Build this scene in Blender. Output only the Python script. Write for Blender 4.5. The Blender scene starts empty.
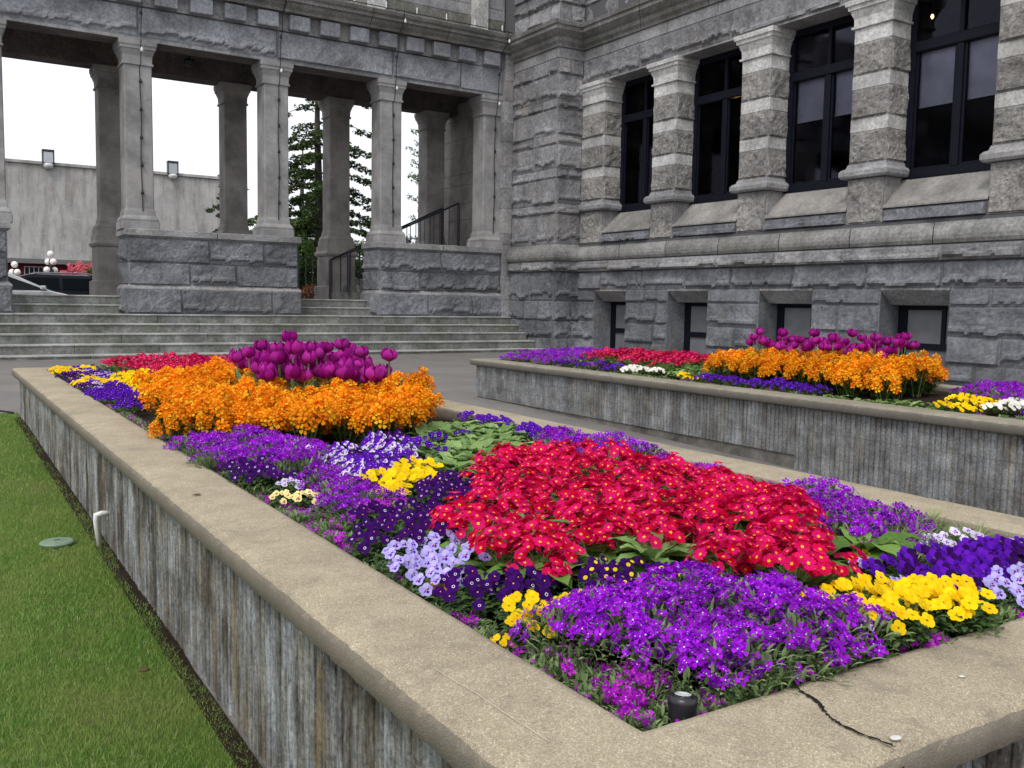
import bpy, math, random
import numpy as np
from mathutils import Vector, Matrix, noise
random.seed(7)
R = math.radians
S = bpy.context.scene
COL = S.collection

# ------------------------------------------------------------------ camera, sky, sun, exposure
yaw, pitch, roll = R(32.4776), R(-4.9767), R(0.96887)
cyw, syw = math.cos(yaw), math.sin(yaw)
fw = Vector((syw*math.cos(pitch), cyw*math.cos(pitch), math.sin(pitch)))
rt = Vector((cyw, -syw, 0)); up = rt.cross(fw)
rt2 = rt*math.cos(roll) + up*math.sin(roll)
up2 = -rt*math.sin(roll) + up*math.cos(roll)
cam = bpy.data.objects.new('camera', bpy.data.cameras.new('camera'))
COL.objects.link(cam)
m = Matrix.Identity(4)
for i in range(3):
    m[i][0], m[i][1], m[i][2] = rt2[i], up2[i], -fw[i]
m[0][3], m[1][3], m[2][3] = 0, 0, 1.25
cam.matrix_world = m
cam.data.sensor_width = 36; cam.data.lens = 928.68/1024*36
cam.data.clip_start = 0.05; cam.data.clip_end = 2000
S.camera = cam

SUN = Vector((-0.62, -0.42, 0.95)).normalized()
w = bpy.data.worlds.new('World'); S.world = w; w.use_nodes = True
nt = w.node_tree; nt.nodes.clear()
sky = nt.nodes.new('ShaderNodeTexSky'); sky.sky_type = 'NISHITA'; sky.sun_disc = False
sky.sun_elevation = math.asin(SUN.z); sky.sun_rotation = math.atan2(SUN.x, SUN.y)
sky.dust_density = 6.0; sky.air_density = 1.2; sky.ozone_density = 1.0
hs = nt.nodes.new('ShaderNodeHueSaturation'); hs.inputs['Saturation'].default_value = 0.16
mx = nt.nodes.new('ShaderNodeMixRGB'); mx.inputs[0].default_value = 0.7
mx.inputs[2].default_value = (9.6, 9.9, 10.6, 1)          # the cloud deck: an even white layer over the sky
bg = nt.nodes.new('ShaderNodeBackground'); bg.inputs['Strength'].default_value = 0.10
out = nt.nodes.new('ShaderNodeOutputWorld')
nt.links.new(sky.outputs[0], hs.inputs['Color']); nt.links.new(hs.outputs[0], mx.inputs[1])
nt.links.new(mx.outputs[0], bg.inputs[0]); nt.links.new(bg.outputs[0], out.inputs[0])
sl = bpy.data.lights.new('sun', 'SUN'); sl.energy = 1.0; sl.angle = R(14); sl.color = (1, .96, .9)
so = bpy.data.objects.new('sun', sl); COL.objects.link(so)
so.rotation_euler = SUN.to_track_quat('Z', 'Y').to_euler()
S.view_settings.view_transform = 'Standard'; S.view_settings.look = 'None'
S.view_settings.exposure = 0.56; S.view_settings.gamma = 1
S.view_settings.use_curve_mapping = False
S.render.engine = 'CYCLES'
S.cycles.max_bounces = 5; S.cycles.diffuse_bounces = 3; S.cycles.glossy_bounces = 2
S.cycles.transparent_max_bounces = 6; S.cycles.use_denoising = True

# ------------------------------------------------------------------ materials
MATS = {}
class NT:
    def __init__(s, name):
        s.m = bpy.data.materials.new(name); s.m.use_nodes = True
        s.t = s.m.node_tree; s.t.nodes.clear()
        s.out = s.n('ShaderNodeOutputMaterial')
        s.p = s.n('ShaderNodeBsdfPrincipled'); s.l(s.p.outputs[0], s.out.inputs[0])
        MATS[name] = s.m
    def n(s, t, **k):
        nd = s.t.nodes.new(t)
        for a, b in k.items():
            if a.startswith('i_'):
                nd.inputs[a[2:].replace('_', ' ')].default_value = b
            else: setattr(nd, a, b)
        return nd
    def l(s, a, b): s.t.links.new(a, b)
    def coord(s, scale=(1, 1, 1)):
        tc = s.n('ShaderNodeTexCoord'); mp = s.n('ShaderNodeMapping'); s.l(tc.outputs['Object'], mp.inputs[0])
        mp.inputs['Scale'].default_value = scale; return mp.outputs[0]
    def noise(s, sc, det=4, rough=.6, scale=(1, 1, 1), dist=0):
        nz = s.n('ShaderNodeTexNoise'); s.l(s.coord(scale), nz.inputs['Vector'])
        nz.inputs['Scale'].default_value = sc; nz.inputs['Detail'].default_value = det
        nz.inputs['Roughness'].default_value = rough; nz.inputs['Distortion'].default_value = dist
        return nz.outputs['Fac']
    def ramp(s, fac, stops):
        r = s.n('ShaderNodeValToRGB'); s.l(fac, r.inputs[0]); e = r.color_ramp.elements
        while len(e) < len(stops): e.new(.5)
        for q, (p, c) in zip(e, stops):
            q.position = p; q.color = (c if len(c) == 4 else (*c, 1)) if not isinstance(c, (int, float)) else (c, c, c, 1)
        return r.outputs[0]
    def mix(s, fac, a, b, bt='MIX'):
        mm = s.n('ShaderNodeMixRGB', blend_type=bt)
        for i, v in ((0, fac), (1, a), (2, b)):
            if hasattr(v, 'links'): s.l(v, mm.inputs[i])
            elif isinstance(v, (int, float)): mm.inputs[i].default_value = v if i == 0 else (v, v, v, 1)
            else: mm.inputs[i].default_value = (*v, 1)
        return mm.outputs[0]
    def bump(s, h, strength=.5, dist=.01):
        b = s.n('ShaderNodeBump'); s.l(h, b.inputs['Height']); b.inputs['Strength'].default_value = strength
        b.inputs['Distance'].default_value = dist; s.l(b.outputs[0], s.p.inputs['Normal'])
    def island(s):
        g = s.n('ShaderNodeNewGeometry'); return g.outputs['Random Per Island']
    def done(s, col, rough=.8, spec=.3, metal=0):
        if hasattr(col, 'links'): s.l(col, s.p.inputs['Base Color'])
        else: s.p.inputs['Base Color'].default_value = (*col, 1)
        s.p.inputs['Roughness'].default_value = rough
        s.p.inputs['Specular IOR Level'].default_value = spec
        s.p.inputs['Metallic'].default_value = metal
        return s.m

def stone(name, c, var=.25, moss=0, streak=.35, rough_bump=.6, tint=(.30, .27, .24), grain=.8):
    t = NT(name)
    isl = t.ramp(t.island(), [(0, 1-var), (1, 1+var*.45)])
    base = t.mix(1, c, isl, 'MULTIPLY')
    n1 = t.ramp(t.noise(1.3, 6, .65), [(.36, .66), (.62, 1.2)])
    base = t.mix(1, base, n1, 'MULTIPLY')
    n2 = t.ramp(t.noise(16, 8, .78), [(.38, .55), (.60, 1.28)])
    base = t.mix(grain, base, t.mix(1, base, n2, 'MULTIPLY'))
    n3 = t.ramp(t.noise(1.0, 5, .7, (3.2, 3.2, .45)), [(.5, 0), (.72, 1)])
    base = t.mix(t.mix(1, n3, streak, 'MULTIPLY'), base, (c[0]*.42, c[1]*.41, c[2]*.42))
    n5 = t.ramp(t.noise(.7, 5, .7), [(.52, 0), (.7, .5)])
    base = t.mix(n5, base, tint)
    if moss:
        n4 = t.ramp(t.noise(1.7, 7, .75), [(.42, 0), (.62, 1)])
        base = t.mix(t.mix(1, n4, moss, 'MULTIPLY'), base, (.052, .062, .026))
    t.bump(t.mix(.5, t.noise(9, 8, .7), t.noise(45, 5, .7)), rough_bump, .05)
    return t.done(base, .9, .2)

stone('rock_stone', (.25, .247, .255), .32, streak=.55)
stone('frieze_stone', (.265, .275, .30), .12, streak=.35, tint=(.22, .22, .22))
stone('sill_stone', (.26, .25, .235), .15, streak=.45, rough_bump=.2, grain=.5, tint=(.25, .22, .195))
stone('warm_rock_stone', (.30, .288, .275), .15, streak=.35, rough_bump=1, tint=(.26, .235, .21), grain=1)
stone('lower_rock_stone', (.185, .192, .21), .28, streak=.5, tint=(.13, .125, .12))
stone('smooth_stone', (.27, .268, .275), .18, streak=.4, rough_bump=.18)
stone('pale_stone', (.50, .495, .48), .12, streak=.25, rough_bump=.12)
stone('column_stone', (.275, .27, .268), .08, streak=.22, rough_bump=.08, grain=.2)
stone('back_column_stone', (.285, .265, .25), .08, streak=.2, rough_bump=.08, grain=.2)
stone('cornice_stone', (.235, .228, .225), .2, moss=.4, streak=.7, rough_bump=.25, tint=(.2, .17, .15))
stone('moulding_stone', (.23, .228, .222), .2, moss=.08, streak=.6, rough_bump=.2, tint=(.19, .18, .15))
stone('mossy_stone', (.2, .195, .18), .25, moss=.8, streak=.6, rough_bump=.4)
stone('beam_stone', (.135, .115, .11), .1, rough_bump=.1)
stone('nosing_stone', (.36, .36, .345), .15, moss=.2, streak=.4, rough_bump=.15, grain=.4, tint=(.3, .3, .26))
stone('step_stone', (.265, .27, .265), .22, moss=.6, streak=.9, rough_bump=.2, tint=(.19, .19, .15))
t = NT('mortar'); t.done((.10, .10, .105), .95, .1)

# exposed aggregate concrete of the planter caps
for cap_name in ('aggregate', 'grey_aggregate'):
    t = NT(cap_name)
    v = t.n('ShaderNodeTexVoronoi'); t.l(t.coord(), v.inputs['Vector']); v.inputs['Scale'].default_value = 330
    c = t.ramp(v.outputs['Color'], [(0, (.26, .21, .14)), (.45, (.36, .305, .215)), (.8, (.44, .38, .28)), (1, (.64, .58, .46))])
    c = t.mix(.55, c, t.mix(1, c, t.ramp(t.noise(320, 3, .7), [(.3, .5), (.7, 1.35)]), 'MULTIPLY'))
    c = t.mix(1, c, t.ramp(t.noise(3.0, 6, .7), [(.3, .72), (.68, 1.12)]), 'MULTIPLY')
    c = t.mix(t.ramp(t.noise(11, 6, .75), [(.52, 0), (.72, .5)]), c, (.15, .13, .11))
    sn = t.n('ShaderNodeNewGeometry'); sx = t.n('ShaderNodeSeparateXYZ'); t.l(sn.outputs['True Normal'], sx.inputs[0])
    c = t.mix(t.ramp(sx.outputs[2], [(.35, .72), (.85, 0)]), c, (.13, .115, .10))   # cap sides and underside darker brown than its top
    if cap_name != 'aggregate': c = t.mix(1, c, (.74, .79, .84), 'MULTIPLY')
    t.bump(t.mix(.5, v.outputs['Distance'], t.noise(120, 5, .7)), .5, .006)
    t.done(c, .92, .2)


def ribbed(name, k, bright, st):
    t = NT(name)
    a = t.noise(1.0, 7, .78, (6, 6, 1.0))
    w_ = .5 if st < .5 else 0
    c = t.ramp(a, [(.36, (.10*bright+w_*.08, .085*bright+w_*.09, .065*bright+w_*.11)), (.45, (.19*bright, (.18+.02*w_)*bright, (.16+.06*w_)*bright)), (.53, (.25*bright, .26*bright, .265*bright)), (.64, (.34*bright, .355*bright, .37*bright))])
    b = t.ramp(t.noise(1.0, 7, .78, (2.6, 2.6, .55)), [(.50, 0), (.60, st)])
    c = t.mix(b, c, (.055*k, .045*k, .033*k))
    b = t.ramp(t.noise(1.3, 6, .75, (7, 7, .7)), [(.55, 0), (.64, .75*st)])
    c = t.mix(b, c, (.20*k, .15*k, .06*k))
    b = t.ramp(t.noise(1.0, 5, .7, (18, 18, 2.2)), [(.55, 0), (.66, .7*st)])
    c = t.mix(b, c, (.04*k, .035*k, .03*k))
    c = t.mix(1, c, t.ramp(t.noise(60, 6, .8), [(.38, .6), (.62, 1.3)]), 'MULTIPLY')
    c = t.mix(1, c, t.ramp(t.noise(5, 6, .75), [(.38, .68), (.6, 1.22)]), 'MULTIPLY')
    t.bump(t.mix(.4, t.noise(90, 6, .75), t.noise(25, 4, .7)), 1, .012)
    t.done(c, .93, .15)
ribbed('ribbed_concrete', 1.3, 1.15, .9)
ribbed('grey_ribbed_concrete', 2.2, .90, .3)
t = NT('foundation_concrete'); t.bump(t.noise(40, 6, .7), .5, .01)
t.done(t.ramp(t.noise(3, 7, .75), [(.36, (.07, .063, .055)), (.64, (.19, .18, .165))]), .95, .1)

t = NT('paving')
c = t.ramp(t.noise(.8, 7, .7), [(.3, (.13, .12, .115)), (.7, (.215, .20, .185))])
c = t.mix(t.ramp(t.noise(4, 6, .7, (1, 3, 1)), [(.5, 0), (.75, .4)]), c, (.11, .105, .10))
c = t.mix(1, c, t.ramp(t.noise(150, 3, .7), [(.3, .8), (.7, 1.2)]), 'MULTIPLY')
t.bump(t.noise(90, 5, .7), .3, .004); t.done(c, .75, .3)
t = NT('road'); t.bump(t.noise(80, 5, .7), .4, .006); t.done(t.ramp(t.noise(2, 6, .7), [(.3, (.045, .045, .047)), (.7, (.075, .075, .075))]), .9, .2)
t = NT('soil'); t.bump(t.noise(40, 8, .8), 1, .03); t.done(t.ramp(t.noise(30, 6, .7), [(.3, (.018, .012, .009)), (.7, (.06, .042, .03))]), .95, .1)
t = NT('turf'); t.bump(t.noise(60, 8, .8), 1, .03); t.done(t.ramp(t.noise(1.6, 6, .7), [(.3, (.09, .15, .03)), (.55, (.13, .20, .045)), (.75, (.20, .21, .08))]), .95, .1)
t = NT('grass')
c = t.ramp(t.island(), [(0, (.10, .23, .035)), (.5, (.165, .33, .055)), (.85, (.27, .40, .10)), (1, (.48, .47, .24))])
c = t.mix(t.ramp(t.noise(1.6, 7, .75), [(.42, 0), (.6, .8)]), c, (.29, .36, .10))
c = t.mix(t.ramp(t.noise(9, 5, .75), [(.56, 0), (.68, .6)]), c, (.36, .34, .15))
tr = t.n('ShaderNodeBsdfTranslucent'); ms = t.n('ShaderNodeMixShader'); ms.inputs[0].default_value = .4
t.l(c, tr.inputs[0]); t.l(t.p.outputs[0], ms.inputs[1]); t.l(tr.outputs[0], ms.inputs[2]); t.l(ms.outputs[0], t.out.inputs[0])
t.done(c, .7, .2)

def leafy(name, stops, tl=.3, rough=.6, nscale=0, spec=.3):
    if 'petal' in name: rough, spec, tl = .85, .08, tl+.08
    else: spec = .2
    t = NT(name)
    c = t.ramp(t.island(), stops)
    oi = t.n('ShaderNodeObjectInfo')
    c = t.mix(1, c, t.ramp(oi.outputs['Random'], [(0, .82), (1, 1.14)]), 'MULTIPLY')
    if nscale: c = t.mix(1, c, t.ramp(t.noise(nscale, 4, .7), [(.3, .75), (.7, 1.2)]), 'MULTIPLY')
    if name in ('red_petal', 'crimson_petal'): c = t.mix(t.ramp(oi.outputs['Random'], [(.55, 0), (.8, .75)]), c, (.72, .012, .17))
    tr = t.n('ShaderNodeBsdfTranslucent'); ms = t.n('ShaderNodeMixShader'); ms.inputs[0].default_value = tl
    t.l(c, tr.inputs[0]); t.l(t.p.outputs[0], ms.inputs[1]); t.l(tr.outputs[0], ms.inputs[2]); t.l(ms.outputs[0], t.out.inputs[0])
    return t.done(c, rough, spec)
G = leafy
G('primrose_leaf', [(0, (.07, .14, .025)), (.6, (.13, .25, .045)), (1, (.21, .34, .075))], .25, .5, 60)
G('light_leaf', [(0, (.10, .19, .05)), (.6, (.19, .31, .09)), (1, (.27, .38, .14))], .25, .5, 60)
G('greyish_leaf', [(0, (.11, .18, .065)), (.6, (.19, .28, .11)), (1, (.29, .37, .17))], .25, .6)
G('dark_leaf', [(0, (.022, .05, .014)), (.6, (.045, .095, .022)), (1, (.09, .15, .035))], .2, .5)
G('grassy_leaf', [(0, (.12, .18, .06)), (.6, (.24, .32, .11)), (1, (.42, .43, .20))], .3, .6)
G('cedar_needles', [(0, (.020, .035, .014)), (.6, (.045, .075, .022)), (1, (.10, .15, .04))], .25, .7)
G('shrub_leaf', [(0, (.03, .06, .015)), (.6, (.07, .13, .025)), (1, (.14, .22, .045))], .3, .6)
G('copper_leaf', [(0, (.12, .04, .02)), (1, (.28, .11, .05))], .3, .6)
G('stem', [(0, (.10, .16, .05)), (1, (.16, .24, .08))], .1, .6)
G('red_petal', [(0, (.40, .0, .012)), (.4, (.60, .0, .035)), (.75, (.70, .001, .075)), (1, (.76, .01, .14))], .3, .7, 0, .08)
G('crimson_petal', [(0, (.36, .002, .035)), (.5, (.58, .006, .09)), (1, (.70, .01, .12))], .3, .7, 0, .08)
G('yellow_eye', [(0, (.85, .20, .005)), (1, (.95, .45, .02))], .1, .6)
G('aubrieta_petal', [(0, (.20, .003, .42)), (.5, (.34, .008, .60)), (1, (.48, .035, .78))], .3, .6)
G('magenta_petal', [(0, (.27, .005, .38)), (.5, (.44, .012, .52)), (1, (.60, .05, .64))], .3, .6)
G('violet_petal', [(0, (.035, .003, .18)), (.5, (.07, .005, .32)), (1, (.15, .012, .50))], .25, .5)
G('dark_violet_petal', [(0, (.012, .001, .04)), (.5, (.028, .002, .08)), (1, (.06, .004, .15))], .2, .45)
G('lavender_petal', [(0, (.26, .20, .62)), (.5, (.40, .34, .78)), (1, (.62, .56, .90))], .25, .6)
G('lilac_petal', [(0, (.50, .38, .72)), (.5, (.68, .58, .85)), (1, (.85, .80, .93))], .25, .6)
G('white_petal', [(0, (.70, .66, .60)), (1, (.92, .90, .84))], .2, .6)
G('cream_petal', [(0, (.85, .66, .20)), (1, (.93, .80, .40))], .2, .6)
G('yellow_petal', [(0, (.80, .42, .0)), (.5, (.90, .58, .002)), (1, (.95, .70, .02))], .25, .6)
G('apricot_petal', [(0, (.85, .20, .01)), (1, (.95, .40, .03))], .25, .6)
G('orange_petal', [(0, (.76, .11, .003)), (.3, (.88, .25, .006)), (.65, (.93, .38, .010)), (1, (.95, .55, .03))], .3, .55)
G('tulip_petal', [(0, (.22, .003, .14)), (.5, (.36, .008, .24)), (1, (.52, .04, .38))], .3, .4)
G('pink_petal', [(0, (.65, .10, .14)), (1, (.85, .28, .32))], .25, .6)
t = NT('blotch'); t.done((.03, .004, .035), .6, .2)

def plain(name, c, rough=.6, spec=.4, metal=0, em=None, ns=0):
    t = NT(name)
    if ns: c2 = t.mix(1, c, t.ramp(t.noise(ns, 6, .7), [(.3, .8), (.7, 1.15)]), 'MULTIPLY')
    else: c2 = c
    t.done(c2, rough, spec, metal)
    if em:
        t.p.inputs['Emission Color'].default_value = (*em[0], 1); t.p.inputs['Emission Strength'].default_value = em[1]
plain('window_frame', (.006, .007, .013), .5, .14, ns=8)
plain('room_dark', (.012, .011, .012), .9, .1)
plain('blind', (.62, .60, .64), .9, .1, ns=2)
plain('basement_panel', (.15, .155, .165), .5, .25, ns=3)
plain('black_iron', (.008, .009, .018), .4, .5, ns=20)
plain('wire', (.02, .02, .022), .6, .3)
plain('bulb', (.62, .62, .62), .25, .6)
plain('warm_lamp', (1, .6, .2), .5, .2, em=((1, .55, .18), 9))
plain('pvc', (.72, .72, .68), .4, .5, ns=40)
plain('valve_green', (.17, .24, .17), .6, .3, ns=30)
plain('crack', (.018, .014, .012), .95, .1)
plain('pale_line', (.52, .47, .38), .9, .1)
plain('pebble', (.55, .53, .50), .6, .3, ns=60)
plain('dry_leaf', (.10, .055, .03), .8, .2, ns=60)
plain('bark', (.075, .065, .06), .95, .1, ns=9)
plain('spot_black', (.012, .012, .015), .35, .5, ns=30)
plain('lens_glass', (.45, .47, .5), .08, .8)
plain('theatre_frame', (.16, .16, .16), .8, .2)
plain('maroon', (.16, .018, .03), .7, .3, ns=2)
plain('white_paint', (.75, .75, .75), .5, .4, ns=5)
plain('dark_glass', (.006, .008, .011), .15, .2)
plain('window_glass', (.006, .008, .014), .06, .45)
plain('teal', (.05, .30, .30), .5, .4)
plain('silver_paint', (.78, .79, .80), .25, .6, ns=1)
plain('black_paint', (.012, .013, .02), .18, .6, ns=1)
plain('rubber', (.015, .015, .015), .8, .2)
plain('rim', (.35, .35, .36), .3, .5, .8)
plain('tail_red', (.4, .01, .01), .3, .5)
plain('globe', (.90, .88, .84), .3, .5)
plain('post_dark', (.03, .04, .04), .5, .4)
plain('pale_render', (.62, .63, .64), .9, .1, ns=2)
t = NT('theatre_wall')
c = t.ramp(t.noise(.5, 7, .75), [(.38, (.34, .33, .32)), (.62, (.50, .49, .48))])
c = t.mix(t.ramp(t.noise(1, 5, .7, (1.4, 1.4, .22)), [(.48, 0), (.62, .7)]), c, (.24, .215, .19))
c = t.mix(t.ramp(t.noise(1.0, 7, .8, (3.5, 3.5, .6)), [(.52, 0), (.62, .55)]), c, (.20, .175, .15))
c = t.mix(t.ramp(t.noise(2.2, 7, .85, (1, 1, 3)), [(.58, 0), (.63, .6)]), c, (.62, .62, .62))
t.done(c, .95, .1)
# glazing: mostly clear, with a soft mirror of the bright sky
t = NT('clear_glass')
tp = t.n('ShaderNodeBsdfTransparent'); tp.inputs[0].default_value = (.80, .81, .86, 1)
gl = t.n('ShaderNodeBsdfGlossy'); gl.inputs['Roughness'].default_value = .05; gl.inputs[0].default_value = (.22, .22, .26, 1)
fr = t.n('ShaderNodeFresnel'); fr.inputs[0].default_value = 1.45
ms = t.n('ShaderNodeMixShader'); t.l(fr.outputs[0], ms.inputs[0]); t.l(tp.outputs[0], ms.inputs[1]); t.l(gl.outputs[0], ms.inputs[2]); t.l(ms.outputs[0], t.out.inputs[0])

# ------------------------------------------------------------------ mesh helpers
class MB:
    def __init__(s): s.v = []; s.f = []; s.mi = []; s.mats = []
    def mat(s, name):
        if name not in s.mats: s.mats.append(name)
        return s.mats.index(name)
    def add(s, vs, fs, mat):
        b = len(s.v); s.v.extend([tuple(q) for q in vs]); k = s.mat(mat)
        for f in fs: s.f.append(tuple(i+b for i in f)); s.mi.append(k)
    def box(s, x0, x1, y0, y1, z0, z1, mat, bev=0):
        if bev:
            return s.bbox(x0, x1, y0, y1, z0, z1, mat, bev)
        vs = [(x, y, z) for z in (z0, z1) for y in (y0, y1) for x in (x0, x1)]
        s.add(vs, [(0, 2, 3, 1), (4, 5, 7, 6), (0, 1, 5, 4), (2, 6, 7, 3), (0, 4, 6, 2), (1, 3, 7, 5)], mat)
    def bbox(s, x0, x1, y0, y1, z0, z1, mat, b):
        vs = []
        for z, i in ((z0, b), (z0+b, 0), (z1-b, 0), (z1, b)):
            for (x, y) in ((x0+i, y0+b), (x0+b, y0+i), (x1-b, y0+i), (x1-i, y0+b), (x1-i, y1-b), (x1-b, y1-i), (x0+b, y1-i), (x0+i, y1-b)):
                vs.append((x, y, z))
        fs = [tuple(range(7, -1, -1)), tuple(range(24, 32))]
        for k in range(3):
            for i in range(8):
                j = (i+1) % 8; fs.append((k*8+i, k*8+j, (k+1)*8+j, (k+1)*8+i))
        s.add(vs, fs, mat)
    def sq(s, cx, cy, prof, mat, ch=.12, cap=True):      # square section stack, corners slightly chamfered
        vs = []
        for z, h in prof:
            c = h*ch
            vs += [(cx+a, cy+b, z) for a, b in ((-h, -h+c), (-h+c, -h), (h-c, -h), (h, -h+c), (h, h-c), (h-c, h), (-h+c, h), (-h, h-c))]
        fs = []
        for k in range(len(prof)-1):
            for i in range(8):
                j = (i+1) % 8; fs.append((k*8+i, k*8+j, (k+1)*8+j, (k+1)*8+i))
        if cap: fs += [tuple(range(7, -1, -1)), tuple(range(len(vs)-8, len(vs)))]
        s.add(vs, fs, mat)
    def lathe(s, c, prof, n, mat, axis='z'):
        vs = []
        for r, h in prof:
            for i in range(n):
                a = 2*math.pi*i/n; p = (r*math.cos(a), r*math.sin(a), h)
                if axis == 'y': p = (p[0], p[2], p[1])
                vs.append((c[0]+p[0], c[1]+p[1], c[2]+p[2]))
        fs = []
        for k in range(len(prof)-1):
            for i in range(n):
                j = (i+1) % n; f = (k*n+i, k*n+j, (k+1)*n+j, (k+1)*n+i)
                fs.append(f if axis == 'z' else f[::-1])
        fs.append(tuple(range(n-1, -1, -1))); fs.append(tuple(range(len(vs)-n, len(vs))))
        s.add(vs, fs, mat)
    def tube(s, pts, r, mat, n=6):
        pts = [Vector(p) for p in pts]; rs = r if isinstance(r, (list, tuple)) else [r]*len(pts)
        vs = []
        for i, p in enumerate(pts):
            d = (pts[min(i+1, len(pts)-1)]-pts[max(i-1, 0)]).normalized()
            a = d.orthogonal().normalized() if i == 0 else (a-d*a.dot(d)).normalized()
            b = d.cross(a)
            for k in range(n):
                t = 2*math.pi*k/n; vs.append(p+(a*math.cos(t)+b*math.sin(t))*rs[i])
        fs = []
        for i in range(len(pts)-1):
            for k in range(n):
                j = (k+1) % n; fs.append((i*n+k, i*n+j, (i+1)*n+j, (i+1)*n+k))
        fs += [tuple(range(n-1, -1, -1)), tuple(range(len(vs)-n, len(vs)))]
        s.add(vs, fs, mat)
    def sweep(s, path, prof, mat, close=False, joints=0, jit=0):   # profile (out, z) swept along a plan path, outward on its right side
        P = [Vector(p) for p in path]; n = len(P); off = []
        for i in range(n):
            if close: a, b = P[i]-P[i-1], P[(i+1) % n]-P[i]
            else: a = P[i]-P[max(i-1, 0)]; b = P[min(i+1, n-1)]-P[i]
            if a.length < 1e-6: a = b
            if b.length < 1e-6: b = a
            a = a.normalized(); b = b.normalized()
            na, nb = Vector((a.y, -a.x)), Vector((b.y, -b.x))
            mm = (na+nb).normalized(); off.append(mm/max(.3, mm.dot(na)))
        segs = n if close else n-1
        for i in range(segs):
            j = (i+1) % n; L = (P[j]-P[i]).length
            k = max(1, round(L/joints)) if joints else 1
            for q in range(k):
                t0, t1 = q/k, (q+1)/k
                g = .009/L if joints else 0
                vs = []
                for t in ((t0+(g if q else 0)), (t1-(g if q < k-1 else 0))):
                    p = P[i].lerp(P[j], t); o = off[i].lerp(off[j], t)
                    dj = random.uniform(-jit, jit)
                    for (d, z) in prof:
                        vs.append((p.x+o.x*(d+dj), p.y+o.y*(d+dj), z))
                m_ = len(prof)
                fs = [(a, a+m_, a+1+m_, a+1) for a in range(m_-1)]
                if not joints or True: fs += [tuple(range(m_)), tuple(range(2*m_-1, m_-1, -1))]
                s.add(vs, fs, mat)
    def build(s, name, parent=None, smooth=False, loc=None, props=None):
        me = bpy.data.meshes.new(name); me.from_pydata(s.v, [], s.f)
        for k in s.mats: me.materials.append(MATS[k])
        me.polygons.foreach_set('material_index', s.mi)
        if smooth: me.polygons.foreach_set('use_smooth', [True]*len(s.f))
        me.update()
        o = bpy.data.objects.new(name, me); COL.objects.link(o)
        if parent: o.parent = parent
        if loc: o.location = loc
        if props:
            for a, b in props.items(): o[a] = b
        return o

def thing(name, label, cat, loc=(0, 0, 0), rz=0, group=None):
    o = bpy.data.objects.new(name, None); COL.objects.link(o); o.location = loc; o.rotation_euler = (0, 0, rz)
    o.empty_display_size = .05
    o['label'] = label; o['category'] = cat
    if group: o['group'] = group
    return o
def tag(o, label, cat, group=None):
    o['label'] = label; o['category'] = cat
    if group: o['group'] = group
    return o
def copy_tree(o, parent=None):
    kids = list(o.children)
    c = o.copy(); COL.objects.link(c); c.parent = parent
    for k in kids: copy_tree(k, c)
    return c

nz = noise.noise
def fbm(p): return nz(p*2.3)+.55*nz(p*5.1)+.3*nz(p*11)+.16*nz(p*23)
def rock_block(mb, o, U, N, w_, h_, mat, a0=.02, amp=.078, res=.05, edge=.03):
    """one rock faced stone: origin o, width along U, height along z, face towards N, margins chiselled flat,
    the face broken away under a ragged line near the lower bed"""
    o = Vector(o); U = Vector(U); N = Vector(N); Z = Vector((0, 0, 1)); g = .005
    def params(L):
        m = min(.028, L*.1); n = max(2, int((L-2*m)/res))
        return [g, m]+[m+.012+(L-2*m-.024)*k/n for k in range(n+1)]+[L-m, L-g]
    us = params(w_); vv = params(h_); nu = len(us)-1; nv = len(vv)-1
    sd = Vector((random.random()*50, random.random()*50, random.random()*50)); hb = random.uniform(.6, 1.3)
    cut_ = random.random() < (.75 if mat != 'warm_rock_stone' else .0); lean = random.uniform(-.2, .8); cl = random.uniform(.05, .22)
    vs = []
    for j, v in enumerate(vv):
        for i, u in enumerate(us):
            p = o+U*u+Z*v; q = p+sd
            if i < 2 or j < 2 or i > nu-2 or j > nv-2: d = .004 if 0 < i < nu and 0 < j < nv else 0
            else:
                if mat == 'warm_rock_stone': q = q*2.0
                n = nz(q*1.9)+.55*nz(q*4.3)+.4*nz(q*9)+.3*nz(q*19)
                fac = abs(nz(q*2.7+Vector((0, 40, 0))))
                d = a0*hb+amp*(.42*n+.45*fac+.2+lean*(.5-v/h_))
                if cut_:
                    line = h_*(cl+.16*nz(Vector((u*2.1, sd.x, 0)))+.07*nz(Vector((u*9, sd.y, 0))))
                    if v < line: d = min(d*.25, .012)
                    elif v < line+.1: d += amp*.35
            vs.append(p+N*max(0.003 if 0 < i < nu and 0 < j < nv else 0, d))
    b = len(vs); fs = []
    flip = U.cross(Z).dot(N) > 0
    for j in range(nv):
        for i in range(nu):
            a = j*(nu+1)+i; f = (a, a+1, a+nu+2, a+nu+1); fs.append(f if flip else f[::-1])
    per = [i for i in range(nu+1)]+[j*(nu+1)+nu for j in range(1, nv+1)]+[nv*(nu+1)+i for i in range(nu-1, -1, -1)]+[j*(nu+1) for j in range(nv-1, 0, -1)]
    vs += [vs[k]-N*.03 for k in per]
    m_ = len(per)
    for k in range(m_):
        a, c = per[k], per[(k+1) % m_]; f = (a, b+k, b+(k+1) % m_, c); fs.append(f if flip else f[::-1])
    mb.add(vs, fs, mat)
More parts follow.
